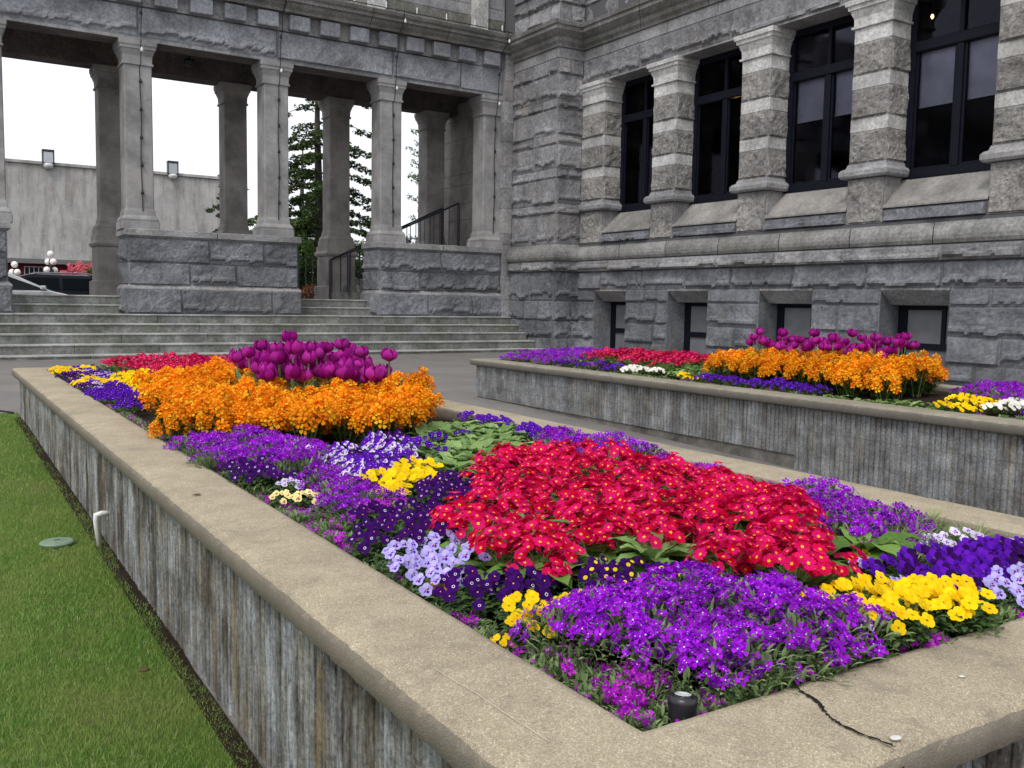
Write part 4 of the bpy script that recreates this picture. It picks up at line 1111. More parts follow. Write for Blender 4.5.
def pansy(mat, blotch=None, lower=None, eye='yellow_eye'):
    sh = []
    def pet(cx, cy, rx, ry, rot, z, m_, k=9):
        vs = [(cx*.15, cy*.15, z)]
        for j in range(k):
            a = 2*math.pi*j/k; x = rx*math.cos(a)*(1+rr.uniform(-.06, .06)); y = ry*math.sin(a)
            X = cx+x*math.cos(rot)-y*math.sin(rot); Y = cy+x*math.sin(rot)+y*math.cos(rot)
            vs.append((X, Y, z+.07*math.hypot(X, Y)+rr.uniform(-.02, .05)))
        vs[0] = (cx, cy, z+.03)
        sh.append((vs, [(0, j+1, (j+1) % k+1) for j in range(k)], m_))
    pet(-.34, .48, .46, .42, .5, -.06, mat); pet(.34, .48, .46, .42, -.5, -.04, mat)
    pet(-.46, -.06, .42, .38, .1, .02, lower or mat); pet(.46, -.06, .42, .38, -.1, .03, lower or mat)
    pet(0, -.46, .52, .42, 0, .08, lower or mat)
    if blotch:
        for cx, cy, rx, ry, z in ((-.25, -.04, .20, .10, .11), (.25, -.04, .20, .10, .12), (0, -.30, .20, .20, .165)):
            sh.append(([(cx+rx*math.cos(j*1.0472), cy+ry*math.sin(j*1.0472), z) for j in range(6)], [tuple(range(6))], blotch))
    if eye: sh.append(([(.09*math.cos(j*1.2566), -.06+.09*math.sin(j*1.2566), .20) for j in range(5)], [(0, 1, 2, 3, 4)], eye))
    return sh
def leaf(mb, base, direc, L_, W_, mat, droop=.3, fold=.25, n=4, wav=0):
    """bent leaf with a midrib fold"""
    base = Vector(base); d = Vector(direc).normalized(); side = d.cross(Vector((0, 0, 1)))
    if side.length < .1: side = Vector((1, 0, 0))
    side.normalize(); p = base.copy(); vs = []
    prof = {3: (.25, .9, .8, .05), 4: (.2, .75, 1, .75, .05), 6: (.2, .55, .9, 1, .9, .6, .08)}[n]
    for i in range(n+1):
        w_ = W_*.5*prof[i]; upv = side.cross(d).normalized(); rip = wav*W_*(1 if i % 2 else -1)
        vs += [p-side*w_+upv*(w_*fold+rip), p.copy(), p+side*w_+upv*(w_*fold-rip)]
        p = p+d*(L_/n); d = (d+Vector((0, 0, -droop/n*1.6))).normalized()
    fs = []
    for i in range(n): a = 3*i; fs += [(a, a+1, a+4, a+3), (a+1, a+2, a+5, a+4)]
    mb.add(vs, fs, mat)
def dome_pt(rad, h, k=1.0):
    a = rr.uniform(0, 2*math.pi); r = rad*math.sqrt(rr.random())*k
    z = h*math.sqrt(max(0, 1-(r/rad/1.12)**2)); nrm = Vector((math.cos(a)*r/rad, math.sin(a)*r/rad, .75)).normalized()
    return Vector((math.cos(a)*r, math.sin(a)*r, z)), nrm
def mesh_of(mb, name, smooth=False):
    o = mb.build(name, smooth=smooth); me = o.data; bpy.data.objects.remove(o); return me

PROTO = {}
def add_proto(kind, n, fn): PROTO[kind] = [fn() for _ in range(n)]
# every prototype: list of (part name, mesh, [(location, rotation, scale)] or None)
def blossom_meshes(shape_fn, k=3):
    out_ = []
    for _ in range(k):
        b = MB(); put(b, (0, 0, 0), (0, 0, 1), 0, 1, shape_fn()); out_.append(mesh_of(b, 'blossom'))
    return out_
def rot_to(n, spin):
    X, Y, Z = frame(n, spin); return Matrix(((X.x, Y.x, Z.x), (X.y, Y.y, Z.y), (X.z, Y.z, Z.z))).to_euler()
def pansy_rot(n):
    n = Vector(n).normalized(); Y = (Vector((0, 0, 1))-n*n.z).normalized(); X = Y.cross(n)
    return Matrix(((X.x, Y.x, n.x), (X.y, Y.y, n.y), (X.z, Y.z, n.z))).to_euler()
def prim(mat, leafmat, nb, size, sep, rad=.12, h=.125, nl=11, bl=None):
    def fn():
        lf = MB()
        for i in range(nl):
            a = i*2.4+rr.uniform(-.3, .3); t_ = rr.uniform(.35, 1.0)
            leaf(lf, (.015*math.cos(a), .015*math.sin(a), .0), (math.cos(a), math.sin(a), t_), rr.uniform(.13, .19), rr.uniform(.05, .07), leafmat, .7, .3, 6, .035)
        tr_ = []; stems = MB(); flw = MB()
        ncl = max(1, nb//6)
        for c_ in range(ncl):
            p, n_ = dome_pt(rad*.8, h); 
            stems.tube([(0, 0, .01), p*.5+Vector((0, 0, .02)), p-Vector((0, 0, .012))], .0022, 'stem', 4)
            for j in range(nb//ncl):
                a = j*2.4+rr.random(); r = .030*math.sqrt(j/ (nb/ncl))*1.25
                q_ = p+Vector((math.cos(a)*r, math.sin(a)*r, .018-.75*r+rr.uniform(-.006, .010))); nn = (n_*.6+Vector((math.cos(a)*r*26, math.sin(a)*r*30-.25, .5))).normalized()
                sc_ = size*rr.uniform(.82, 1.12)
                if sep: tr_.append((q_, rot_to(nn, rr.uniform(0, 6)), sc_))
                else: put(flw, q_, nn, rr.uniform(0, 6), sc_, petal5(mat))
        parts = [('leaves', mesh_of(lf, 'leaves'), None), ('stems', mesh_of(stems, 'stems'), None)]
        if sep: parts.append(('blossom', bl, tr_))
        else: parts.append(('blossoms', mesh_of(flw, 'blossoms'), None))
        return parts
    return fn
red_bl = blossom_meshes(lambda: petal5('red_petal'), 4)
add_proto('primrose', 6, prim('red_petal', 'primrose_leaf', 46, .0185, True, bl=red_bl, nl=12))
add_proto('far_primrose', 3, prim('crimson_petal', 'primrose_leaf', 42, .019, False, .14, .13))
def green_prim(mat):
    def fn():
        lf = MB()
        for i in range(15):
            a = i*2.4; leaf(lf, (.01*math.cos(a), .01*math.sin(a), 0), (math.cos(a), math.sin(a), rr.uniform(.3, 1.3)), rr.uniform(.12, .18), rr.uniform(.045, .07), mat, .8, .3, 6, .05)
        return [('leaves', mesh_of(lf, 'leaves'), None)]
    return fn
add_proto('leafy_primula', 3, green_prim('light_leaf'))
def big_leaf():
    lf = MB()
    for i in range(9):
        a = i*2.4; leaf(lf, (.01*math.cos(a), .01*math.sin(a), 0), (math.cos(a), math.sin(a), rr.uniform(.4, .9)), rr.uniform(.15, .2), rr.uniform(.07, .09), 'primrose_leaf', .7, .25, 6, .04)
    return [('leaves', mesh_of(lf, 'leaves'), None)]
add_proto('big_leaf', 2, big_leaf)
def aub(mat, nb=165, rad=.125, h=.10, size=.0115, lm='greyish_leaf', lean=0):
    def fn():
        lf = MB(); fl = MB()
        for i in range(420):
            p, n_ = dome_pt(rad*1.16, h*.92); p = p*rr.uniform(.6, 1.02)
            a = rr.uniform(0, 6.28); leaf(lf, p, (n_+Vector((math.cos(a)*.6, math.sin(a)*.6, .2))), rr.uniform(.018, .034), .009, lm, .5, .3, 3)
        for c_ in range(nb//4):
            p, n_ = dome_pt(rad, h); k = rr.randint(2, 6)
            for j in range(k):
                q_ = p+Vector((rr.gauss(0, .011), rr.gauss(0, .011), rr.uniform(.0, .02)))
                put(fl, q_, n_+Vector((rr.gauss(0, .5), rr.gauss(0, .5)-.2, .2)), rr.uniform(0, 6), size*rr.uniform(.75, 1.15), petal4(mat, 'lilac_petal' if rr.random() < .7 else None))
        return [('foliage', mesh_of(lf, 'foliage'), None), ('blossoms', mesh_of(fl, 'blossoms'), None)]
    return fn
add_proto('aubrieta', 5, aub('aubrieta_petal'))
add_proto('magenta_aubrieta', 3, aub('magenta_petal'))
add_proto('edge_aubrieta', 4, aub('magenta_petal', 34, .085, .055, .0115))
def green_fringe():
    lf = MB()
    for i in range(190):
        p, n_ = dome_pt(.085, .06); p = p*rr.uniform(.5, 1.02); a = rr.uniform(0, 6.28)
        leaf(lf, p, (n_+Vector((math.cos(a)*.6, math.sin(a)*.6, .2))), rr.uniform(.018, .034), .010, 'greyish_leaf', .5, .3, 3)
    return [('foliage', mesh_of(lf, 'foliage'), None)]
add_proto('green_fringe', 3, green_fringe)
add_proto('far_aubrieta', 3, aub('aubrieta_petal', 170, .15, .10, .013))
def grassy():
    lf = MB()
    for i in range(150):
        a = rr.uniform(0, 6.28); r = rr.uniform(0, .08); leaf(lf, (r*math.cos(a), r*math.sin(a), 0), (math.cos(a)*.5, math.sin(a)*.5, 1), rr.uniform(.05, .11), .004, 'grassy_leaf', .7, .2, 3)
    return [('foliage', mesh_of(lf, 'foliage'), None)]
add_proto('grassy', 3, grassy)
def pan(bls, nb=8, size=.021, rad=.075, h=.085, lm='dark_leaf', sep=True, nleaf=130, shape=None, tilt=.9):
    def fn():
        lf = MB(); tr_ = []; fl = MB()
        for i in range(nleaf):
            p, n_ = dome_pt(rad*1.4, h*.85); p = p*rr.uniform(.5, 1)
            a = rr.uniform(0, 6.28); leaf(lf, p, (math.cos(a), math.sin(a), .5), rr.uniform(.02, .038), .015, lm, .6, .3, 3)
        for i in range(nb):
            a = i*2.4+rr.uniform(-.3, .3); r = rad*math.sqrt((i+.5)/nb)*1.05
            p = Vector((math.cos(a)*r, math.sin(a)*r, h*math.sqrt(max(0.05, 1-(r/rad/1.25)**2))+.012))
            nn = Vector((math.cos(a)*r/rad*.5-.25+rr.gauss(0, .18), math.sin(a)*r/rad*.4-.75+rr.gauss(0, .18), tilt))
            sc_ = size*rr.uniform(.85, 1.12)
            if sep: tr_.append((p, pansy_rot(nn), sc_))
            else:
                E_ = pansy_rot(nn).to_matrix()
                for vs, fs, mt in shape(): fl.add([p+E_ @ Vector(v)*sc_ for v in vs], fs, mt)
        parts = [('foliage', mesh_of(lf, 'foliage'), None)]
        parts.append(('blossom', bls, tr_) if sep else ('blossoms', mesh_of(fl, 'blossoms'), None))
        return parts
    return fn
PAN = {
 'yellow': lambda: pansy('yellow_petal', 'blotch' if rr.random() < .3 else None, None, 'apricot_petal'),
 'violet': lambda: pansy('violet_petal', 'dark_violet_petal', None, 'white_petal'),
 'dark': lambda: pansy('dark_violet_petal', 'lilac_petal' if rr.random() < .5 else 'white_petal', None, 'yellow_eye'),
 'lavender': lambda: pansy('lavender_petal', 'violet_petal', None, 'yellow_eye'),
 'bicolour': lambda: pansy('violet_petal', 'dark_violet_petal', 'lilac_petal', 'yellow_eye'),
 'lilac': lambda: pansy('lilac_petal', 'violet_petal', None, 'yellow_eye'),
 'apricot': lambda: pansy('apricot_petal', None, None, 'yellow_eye'),
 'cream': lambda: pansy('cream_petal', 'blotch', None, 'yellow_eye'),
 'white': lambda: pansy('white_petal', None, None, 'yellow_eye'),
 'black_yellow': lambda: pansy('dark_violet_petal', None, None, None)+[([(.36*math.cos(j*1.0472), -.26+.30*math.sin(j*1.0472), .22) for j in range(6)], [tuple(range(6))], 'yellow_petal')],
}
def small_blotch(mat):     # dark pansy with a pale outlined face
    def f():
        s_ = pansy(mat, None, None, None)
        for cx, cy, rx, ry, z in ((0, -.12, .22, .20, .20),):
            k = 8; vs = [(cx+rx*math.cos(j*6.2832/k), cy+ry*math.sin(j*6.2832/k), z) for j in range(k)]+[(cx+rx*.62*math.cos(j*6.2832/k), cy+ry*.62*math.sin(j*6.2832/k), z+.01) for j in range(k)]
            s_.append((vs, [(j, (j+1) % k, k+(j+1) % k, k+j) for j in range(k)], 'lilac_petal'))
        return s_
    return f
PAN['dark'] = lambda: (small_blotch('dark_violet_petal') if rr.random() < .5 else (lambda: pansy('dark_violet_petal', None, None, 'yellow_eye')))()
for k_, f_ in PAN.items():
    b_ = blossom_meshes(f_, 3)
    add_proto(k_+'_pansy', 2, pan(b_, 9))
    add_proto('far_'+k_+'_pansy', 2, pan(None, 11, .022, .085, .08, 'shrub_leaf', False, 80, f_))
add_proto('big_violet_pansy', 2, pan(blossom_meshes(lambda: pansy('violet_petal', 'dark_violet_petal', 'dark_violet_petal' if rr.random() < .5 else None, None), 3), 13, .030, .10, .11))
def wallflower(sep):
    def fn():
        lf = MB(); hd = []; allh = MB(); stm = MB()
        for i in range(9):
            a = i*2.4+rr.uniform(-.4, .4); r = .10*math.sqrt((i+.3)/9); H = rr.uniform(.15, .265)*(1-.2*r/.1)
            tip = Vector((math.cos(a)*r*1.25, math.sin(a)*r*1.25, H))
            stm.tube([(r*.3*math.cos(a), r*.3*math.sin(a), 0), tip*.6, tip], .003, 'stem', 4)
            for j in range(20):
                t_ = rr.uniform(.02, .84); b = rr.uniform(0, 6.28)
                leaf(lf, Vector((tip.x*t_, tip.y*t_, tip.z*t_)), (math.cos(b), math.sin(b), .7), rr.uniform(.05, .085), .014, 'shrub_leaf', .6, .3, 3)
            hd.append(tip)
        def head():
            q = MB()
            for j in range(19):
                u = j/18; a = j*2.4; r = .040*(1-.6*u)*rr.uniform(.75, 1.15); z = -.046+.074*u
                put(q, (math.cos(a)*r, math.sin(a)*r, z), (math.cos(a), math.sin(a), .25+u*1.2), rr.uniform(0, 6), .0205*rr.uniform(.8, 1.2), petal5('orange_petal', nt_=4, wid=.46, notch=.06, cup=.18, eye=None))
            return q
        parts = [('foliage', mesh_of(lf, 'foliage'), None), ('stems', mesh_of(stm, 'stems'), None)]
        if sep:
            parts.append(('flower_head', WH, [(p, (rr.gauss(0, .2), rr.gauss(0, .2), rr.uniform(0, 6)), rr.uniform(.85, 1.15)) for p in hd]))
        else:
            for p in hd:
                q = head(); allh.add([Vector(v)+p for v in q.v], q.f, 'orange_petal')
            parts.append(('blossoms', mesh_of(allh, 'blossoms'), None))
        return parts
    return fn
def _head():
    q = MB()
    for j in range(19):
        u = j/18; a = j*2.4; r = .040*(1-.6*u)*rr.uniform(.75, 1.15); z = -.046+.074*u
        put(q, (math.cos(a)*r, math.sin(a)*r, z), (math.cos(a), math.sin(a), .25+u*1.2), rr.uniform(0, 6), .0205*rr.uniform(.8, 1.2), petal5('orange_petal', nt_=4, wid=.46, notch=.06, cup=.18, eye=None))
    return mesh_of(q, 'flower_head')
WH = [_head() for _ in range(5)]
add_proto('wallflower', 5, wallflower(True))
add_proto('far_wallflower', 3, wallflower(False))
def tulip():
    H = rr.uniform(.19, .395); dx, dy = rr.gauss(0, .02), rr.gauss(0, .02)
    s_ = MB(); s_.tube([(0, 0, 0), (dx*.3, dy*.3, H*.5), (dx, dy, H)], [.0055, .005, .004], 'stem', 6)
    l_ = MB()
    for i in range(3):
        a = i*2.2+rr.random(); leaf(l_, (0, 0, .01), (math.cos(a)*.35, math.sin(a)*.35, 1), rr.uniform(.2, .28), .045, 'greyish_leaf', .55, .5, 6)
    b = MB()
    for ringi, (k, op) in enumerate(((5, .95), (5, .78), (4, .55))):
        for i in range(k):
            a0 = i*2*math.pi/k+ringi*.6+rr.uniform(-.1, .1); W_ = .95 if ringi < 2 else .8; vs = []
            hh = .070*rr.uniform(.85, 1.12); rad = .050*op*rr.uniform(.9, 1.1)
            for j, (v, rf, wf) in enumerate(((0, .15, .3), (.22, .78, .85), (.5, 1.0, 1.0), (.78, .93, .85), (1, .70, .3))):
                for s2 in (-1, -.5, 0, .5, 1):
                    an = a0+s2*W_*.62*wf; r_ = rad*rf*(1+rr.uniform(-.05, .05)); ed = .004*rr.uniform(-1, 1) if v > .6 else 0
                    vs.append((dx+r_*math.cos(an), dy+r_*math.sin(an), H-.004+hh*v*(1-.10*abs(s2)*v)+ed))
            fs = [(j*5+i2, j*5+i2+1, j*5+i2+6, j*5+i2+5) for j in range(4) for i2 in range(4)]
            b.add(vs, fs, 'tulip_petal')
    return [('stem', mesh_of(s_, 'stem'), None), ('leaves', mesh_of(l_, 'leaves'), None), ('bloom', mesh_of(b, 'bloom', True), None)]
add_proto('tulip', 6, tulip)

def plant(kind, name, label, cat, group, x, y, z, sc=1.0):
    root = thing(name, label, cat, (x, y, z), rr.uniform(-.6, .6) if 'pansy' in str(kind) else rr.uniform(0, 6.28), group)
    s_ = sc*rr.uniform(.9, 1.12); root.scale = (s_, s_, s_*rr.uniform(.92, 1.1))
    if isinstance(kind, tuple): kind = rr.choice(kind)
    for pn, me, tr_ in rr.choice(PROTO[kind]):
        if tr_ is None:
            o = bpy.data.objects.new(pn, me); COL.objects.link(o); o.parent = root
        else:
            for (p, e, k) in tr_:
                o = bpy.data.objects.new(pn, rr.choice(me)); COL.objects.link(o); o.parent = root
                o.location = p; o.rotation_euler = e; o.scale = (k, k, k)
    return root
def inside(x, y, poly):
    c = False; j = len(poly)-1
    for i in range(len(poly)):
        xi, yi = poly[i]; xj, yj = poly[j]
        if (yi > y) != (yj > y) and x < (xj-xi)*(y-yi)/(yj-yi)+xi: c = not c
        j = i
    return c
TAKEN = []
def patch(kind, name, label, cat, poly, sp, z=.418, sc=1.0, bounds=(1.13, 3.10, 1.29, 10.60), jit=.25, skip=.75):
    xs = [p[0] for p in poly]; ys = [p[1] for p in poly]; y = min(ys)+sp*.3; row = 0
    pts = []
    while y < max(ys):
        x = min(xs)+(sp*.5 if row % 2 else 0)+sp*.25
        while x < max(xs):
            px = x+rr.uniform(-jit, jit)*sp; py = y+rr.uniform(-jit, jit)*sp
            if inside(px, py, poly) and bounds[0] < px < bounds[1] and bounds[2] < py < bounds[3]:
                if all((px-a)**2+(py-b)**2 > (skip*min(sp, s2))**2 for a, b, s2 in TAKEN): pts.append((px, py))
            x += sp
        y += sp*.87; row += 1
    grp = label if len(pts) > 1 else None
    for (px, py) in pts:
        TAKEN.append((px, py, sp)); plant(kind, name, label, cat, grp, px, py, z-.42+mound(px, py), sc)
    return len(pts)

# near planter, from the near corner to the far end; single accents first so that the masses leave them room
NB = (1.14, 3.09, 1.32, 10.62)
for (x, y) in ((2.24, 1.385),): TAKEN.append((x, y, .12)); plant('primrose', 'primrose', 'lone red primrose standing apart between the big leaves and the dark violet pansies', 'primrose', None, x, y, .455, .6)
patch('magenta_aubrieta', 'aubrieta', 'purple aubrieta mound at the cap edge around the black spotlight', 'aubrieta', [(1.08, 1.2), (1.3, 1.2), (1.3, 1.42), (1.08, 1.5)], .11, .395, .8, (1.17, 3, 1.33, 9))
patch('yellow_pansy', 'pansy', 'yellow pansy in the bright yellow clump at the near right corner of the bed', 'pansy', [(1.82, 1.22), (2.1, 1.22), (2.3, 1.26), (2.2, 1.46), (1.95, 1.49), (1.84, 1.42)], .085, .43, 1.0, (1.2, 3, 1.265, 9))
patch('lavender_pansy', 'pansy', 'pale blue pansy at the cap edge right of the yellow clump', 'pansy', [(2.3, 1.22), (3.0, 1.22), (3.0, 1.37), (2.28, 1.36)], .10, .42, .9, (1.2, 3.05, 1.275, 9))
patch('edge_aubrieta', 'aubrieta', 'low green aubrieta with few purple flowers along the cap edge in the near corner', 'aubrieta', [(1.08, 1.22), (1.70, 1.22), (1.70, 1.28), (1.22, 1.32), (1.2, 1.76), (1.08, 1.76)], .08, .40, 1.0, (1.125, 3, 1.275, 9))
patch('edge_aubrieta', 'aubrieta', 'low green aubrieta with few purple flowers at the cap edge below the middle purple carpet', 'aubrieta', [(1.08, 2.9), (1.2, 2.8), (1.2, 3.3), (1.08, 3.3)], .09, .40, 1.0, (1.125, 3, 1.275, 9))
patch('aubrieta', 'aubrieta', 'purple aubrieta in the large mound filling the near corner of the bed', 'aubrieta', [(1.10, 1.40), (1.28, 1.72), (1.66, 1.66), (1.90, 1.48), (1.84, 1.22), (1.10, 1.22)], .115, .425, 1.08, (1.175, 3, 1.285, 9), skip=.7)
patch('big_violet_pansy', 'pansy', 'large deep violet pansy at the right end of the bed behind the pale blue ones', 'pansy', [(2.20, 1.38), (3.1, 1.38), (3.1, 1.50), (2.52, 1.62), (2.20, 1.58)], .13, .42, .9)
patch('lilac_pansy', 'pansy', 'whitish lilac pansy at the right edge of the picture above the violet ones', 'pansy', [(2.52, 1.42), (2.95, 1.42), (2.95, 1.78), (2.66, 1.78)], .14, .42, .95)
patch('big_leaf', 'leafy_primula', 'primula with broad glossy green leaves and no flowers beside the yellow clump', 'primula', [(2.06, 1.46), (2.30, 1.50), (2.50, 1.82), (2.38, 1.90)], .16, .47, 1.15)
patch('yellow_pansy', 'pansy', 'small yellow pansy between the broad leaves and the violet aubrieta', 'pansy', [(2.30, 1.70), (2.42, 1.70), (2.42, 1.82), (2.30, 1.82)], .12, .43, .7)
patch('black_yellow_pansy', 'pansy', 'black and yellow pansy in front of the red primroses', 'pansy', [(1.36, 1.72), (1.52, 1.66), (1.70, 1.84), (1.66, 1.98), (1.50, 1.98)], .105, .44, .9)
patch('yellow_pansy', 'pansy', 'yellow pansy in the small clump between dark violet pansies and the aubrieta mound', 'pansy', [(1.18, 1.72), (1.30, 1.72), (1.36, 1.86), (1.24, 1.88)], .10, .43, .9)
patch('dark_pansy', 'pansy', 'dark violet pansy with white face at cap edge, left of the small yellow clump', 'pansy', [(1.08, 1.74), (1.17, 1.70), (1.30, 1.90), (1.40, 2.12), (1.20, 2.12), (1.08, 1.95)], .10, .42, 1.0)
patch('apricot_pansy', 'pansy', 'apricot orange pansy between the lavender and the dark violet clumps', 'pansy', [(1.15, 2.10), (1.34, 2.12), (1.34, 2.22), (1.17, 2.2)], .09, .43, .85)
patch('lavender_pansy', 'pansy', 'lavender blue pansy in the clump spilling at the cap edge below the dark mass', 'pansy', [(1.08, 2.05), (1.16, 2.15), (1.32, 2.26), (1.36, 2.46), (1.08, 2.50)], .10, .42, 1.0)
patch('dark_pansy', 'pansy', 'very dark purple pansy behind the lavender clump at the cap edge', 'pansy', [(1.08, 2.50), (1.36, 2.50), (1.50, 2.84), (1.30, 2.95), (1.08, 2.8)], .12, .43, 1.0)
patch('dark_pansy', 'pansy', 'very dark purple pansy between the yellow clump and the red primroses', 'pansy', [(1.48, 2.80), (1.68, 2.84), (1.92, 3.16), (1.75, 3.36), (1.58, 3.1)], .12, .44, 1.0)
patch('yellow_pansy', 'pansy', 'yellow pansy in the bright clump in the middle of the bed', 'pansy', [(1.46, 3.10), (1.64, 3.16), (1.86, 3.50), (1.74, 3.66), (1.52, 3.42)], .11, .44, .95)
patch(('bicolour_pansy', 'violet_pansy', 'dark_pansy', 'bicolour_pansy'), 'pansy', 'violet or white faced pansy in the mixed patch in front of the orange wallflowers', 'pansy', [(1.44, 3.50), (1.60, 3.52), (2.0, 3.95), (2.18, 4.45), (1.90, 4.45), (1.55, 3.95)], .12, .43, 1.0)
patch('apricot_pansy', 'pansy', 'pale orange pansy beside the violet and white patch', 'pansy', [(1.52, 3.92), (1.66, 3.92), (1.78, 4.26), (1.62, 4.2)], .11, .45, 1.0)
patch('leafy_primula', 'leafy_primula', 'leafy light green primula without flowers behind the yellow clump', 'primula', [(1.90, 3.60), (2.1, 3.55), (2.7, 4.2), (3.1, 4.9), (2.6, 5.0), (2.2, 4.4)], .17, .42, 1.1)
patch('cream_pansy', 'pansy', 'cream and yellow pansy at the cap edge below the purple aubrieta', 'pansy', [(1.08, 3.30), (1.22, 3.30), (1.24, 3.50), (1.08, 3.50)], .11, .42, .8)
patch('dark_pansy', 'pansy', 'near black violet pansy nestled in the left aubrieta mass at the cap edge', 'pansy', [(1.10, 3.66), (1.28, 3.68), (1.32, 4.1), (1.14, 4.1)], .12, .43, 1.0)
patch('aubrieta', 'aubrieta', 'purple aubrieta in the middle carpet between near black pansies and yellow clump', 'aubrieta', [(1.10, 2.96), (1.25, 2.85), (1.50, 3.30), (1.46, 3.72), (1.25, 3.62), (1.08, 3.4)], .15, .42, 1.0)
patch('magenta_aubrieta', 'aubrieta', 'magenta purple aubrieta directly below the bright yellow clump', 'aubrieta', [(1.24, 2.78), (1.42, 2.80), (1.55, 3.04), (1.42, 3.12)], .13, .43, 1.0)
patch('aubrieta', 'aubrieta', 'purple aubrieta in the left carpet below the orange wallflowers', 'aubrieta', [(1.08, 3.70), (1.45, 3.68), (1.66, 4.35), (1.50, 4.9), (1.10, 4.9)], .155, .425, 1.05)
patch('wallflower', 'wallflower', 'orange wallflower in the broad mass across the near planter', 'wallflower', [(1.34, 6.6), (1.16, 5.5), (1.15, 5.0), (1.36, 4.70), (2.0, 4.45), (2.45, 4.7), (2.82, 5.3), (2.98, 6.3), (2.7, 7.1), (1.9, 7.5), (1.42, 7.1)], .20, .42, 1.05)
patch('tulip', 'tulip', 'tall purple double tulip rising from the orange wallflowers of the near planter', 'tulip', [(1.74, 5.6), (2.15, 5.25), (2.60, 5.5), (2.75, 6.4), (2.35, 6.9), (1.9, 6.6)], .105, .42, 1.15, skip=.4)
patch('primrose', 'primrose', 'crimson red primrose with yellow eyes in the big central mass', 'primrose', [(1.20, 2.12), (1.34, 2.05), (1.42, 1.98), (1.66, 1.98), (1.72, 1.72), (1.72, 1.44), (1.95, 1.48), (2.10, 1.66), (2.70, 2.42), (2.62, 3.15), (2.35, 3.60), (2.0, 3.35), (1.62, 2.95), (1.44, 2.5)], .142, .45, 1.05, skip=.72)
patch('aubrieta', 'aubrieta', 'violet aubrieta along the far cap behind the red primroses', 'aubrieta', [(2.72, 3.5), (3.12, 3.5), (3.12, 4.3), (2.8, 4.3)], .17, .42, 1.05)
patch('violet_pansy', 'pansy', 'violet pansy at the far cap behind the leafy primulas', 'pansy', [(2.85, 4.3), (3.12, 4.3), (3.12, 5.3), (2.95, 5.3)], .14, .42, 1)
patch('aubrieta', 'aubrieta', 'deep violet aubrieta in the mound right of the red primroses', 'aubrieta', [(2.48, 1.86), (2.64, 1.80), (2.98, 2.05), (3.10, 2.5), (2.74, 2.42)], .16, .42, 1.08)
patch('grassy', 'grassy_plant', 'pale grassy seedling tuft between violet aubrieta and lilac pansies', 'plant', [(2.40, 1.62), (2.60, 1.62), (3.12, 1.75), (3.12, 2.25), (2.66, 1.85)], .14, .42, 1.0)
patch('yellow_pansy', 'pansy', 'single small yellow pansy at the right rim of the red primroses near the far cap', 'pansy', [(2.66, 2.55), (2.76, 2.55), (2.76, 2.66), (2.66, 2.66)], .12, .44, .6)
patch('magenta_aubrieta', 'aubrieta', 'purple aubrieta at the far cap between the red primroses and the violet mound', 'aubrieta', [(2.75, 2.6), (3.12, 2.6), (3.12, 3.4), (2.8, 3.4)], .2, .40, .9)
patch('far_yellow_pansy', 'pansy', 'yellow pansy in the strip between far crimson primroses and orange wallflowers', 'pansy', [(1.38, 7.2), (1.62, 7.4), (1.85, 8.2), (1.85, 9.3), (1.55, 9.3), (1.42, 8.2)], .15, .43, 1.05)
patch('far_violet_pansy', 'pansy', 'purple pansy at the far left cap edge beside the orange wallflowers', 'pansy', [(1.10, 6.6), (1.38, 7.1), (1.45, 8.3), (1.10, 8.0)], .15, .42, 1.05)
patch(('far_bicolour_pansy', 'far_violet_pansy', 'far_yellow_pansy', 'far_dark_pansy', 'far_violet_pansy'), 'pansy', 'small pansy of mixed violet, white and yellow at the far end of the cap edge', 'pansy', [(1.10, 8.0), (1.40, 8.3), (1.5, 9.6), (1.5, 10.6), (1.1, 10.6)], .17, .42, 1.0)
patch('far_primrose', 'primrose', 'crimson primrose in the far strip at the back of the near planter', 'primrose', [(1.6, 9.4), (1.85, 8.3), (1.9, 7.5), (3.1, 7.0), (3.12, 10.6), (1.6, 10.6)], .22, .44, 1.05)
# far planter
FBN = (6.68, 8.64, 1.3, 10.68)
def fp(*a, **k): k.setdefault('bounds', FBN); return patch(*a, **k)
fp('far_aubrieta', 'aubrieta', 'purple aubrieta at the far end of the second planter', 'aubrieta', [(6.6, 9.6), (7.3, 9.6), (8.7, 10.2), (8.7, 10.8), (6.6, 10.8)], .22, .42, 1.1)
fp('far_white_pansy', 'pansy', 'white pansy at the front edge of the second planter below the crimson strip', 'pansy', [(6.66, 7.75), (6.95, 7.75), (6.95, 8.35), (6.66, 8.35)], .16, .42, 1.0)
fp(('far_dark_pansy', 'far_violet_pansy', 'edge_aubrieta'), 'pansy', 'dark purple or violet pansy along the front edge of the second planter', 'pansy', [(6.66, 8.4), (6.98, 8.4), (6.98, 9.6), (6.66, 9.6)], .16, .42, 1.0)
fp('leafy_primula', 'leafy_primula', 'leafy green primula between the crimson and the orange flowers of the second planter', 'primula', [(6.9, 7.1), (7.6, 7.2), (7.6, 7.7), (6.9, 7.7)], .22, .42, 1.1)
fp('far_yellow_pansy', 'pansy', 'dull yellow pansy at the front edge of the second planter left of the orange wallflowers', 'pansy', [(6.66, 7.0), (6.88, 7.0), (6.88, 7.4), (6.66, 7.4)], .15, .42, .8)
fp('far_primrose', 'primrose', 'crimson primrose in the strip of the second planter below the basement windows', 'primrose', [(7.0, 7.7), (8.6, 7.7), (8.6, 10.1), (7.0, 9.9)], .24, .44, 1.05)
fp('far_violet_pansy', 'pansy', 'violet pansy along the front edge below the orange mass of the second planter', 'pansy', [(6.66, 5.5), (6.9, 5.5), (6.9, 7.0), (6.66, 7.0)], .16, .42, 1.0)
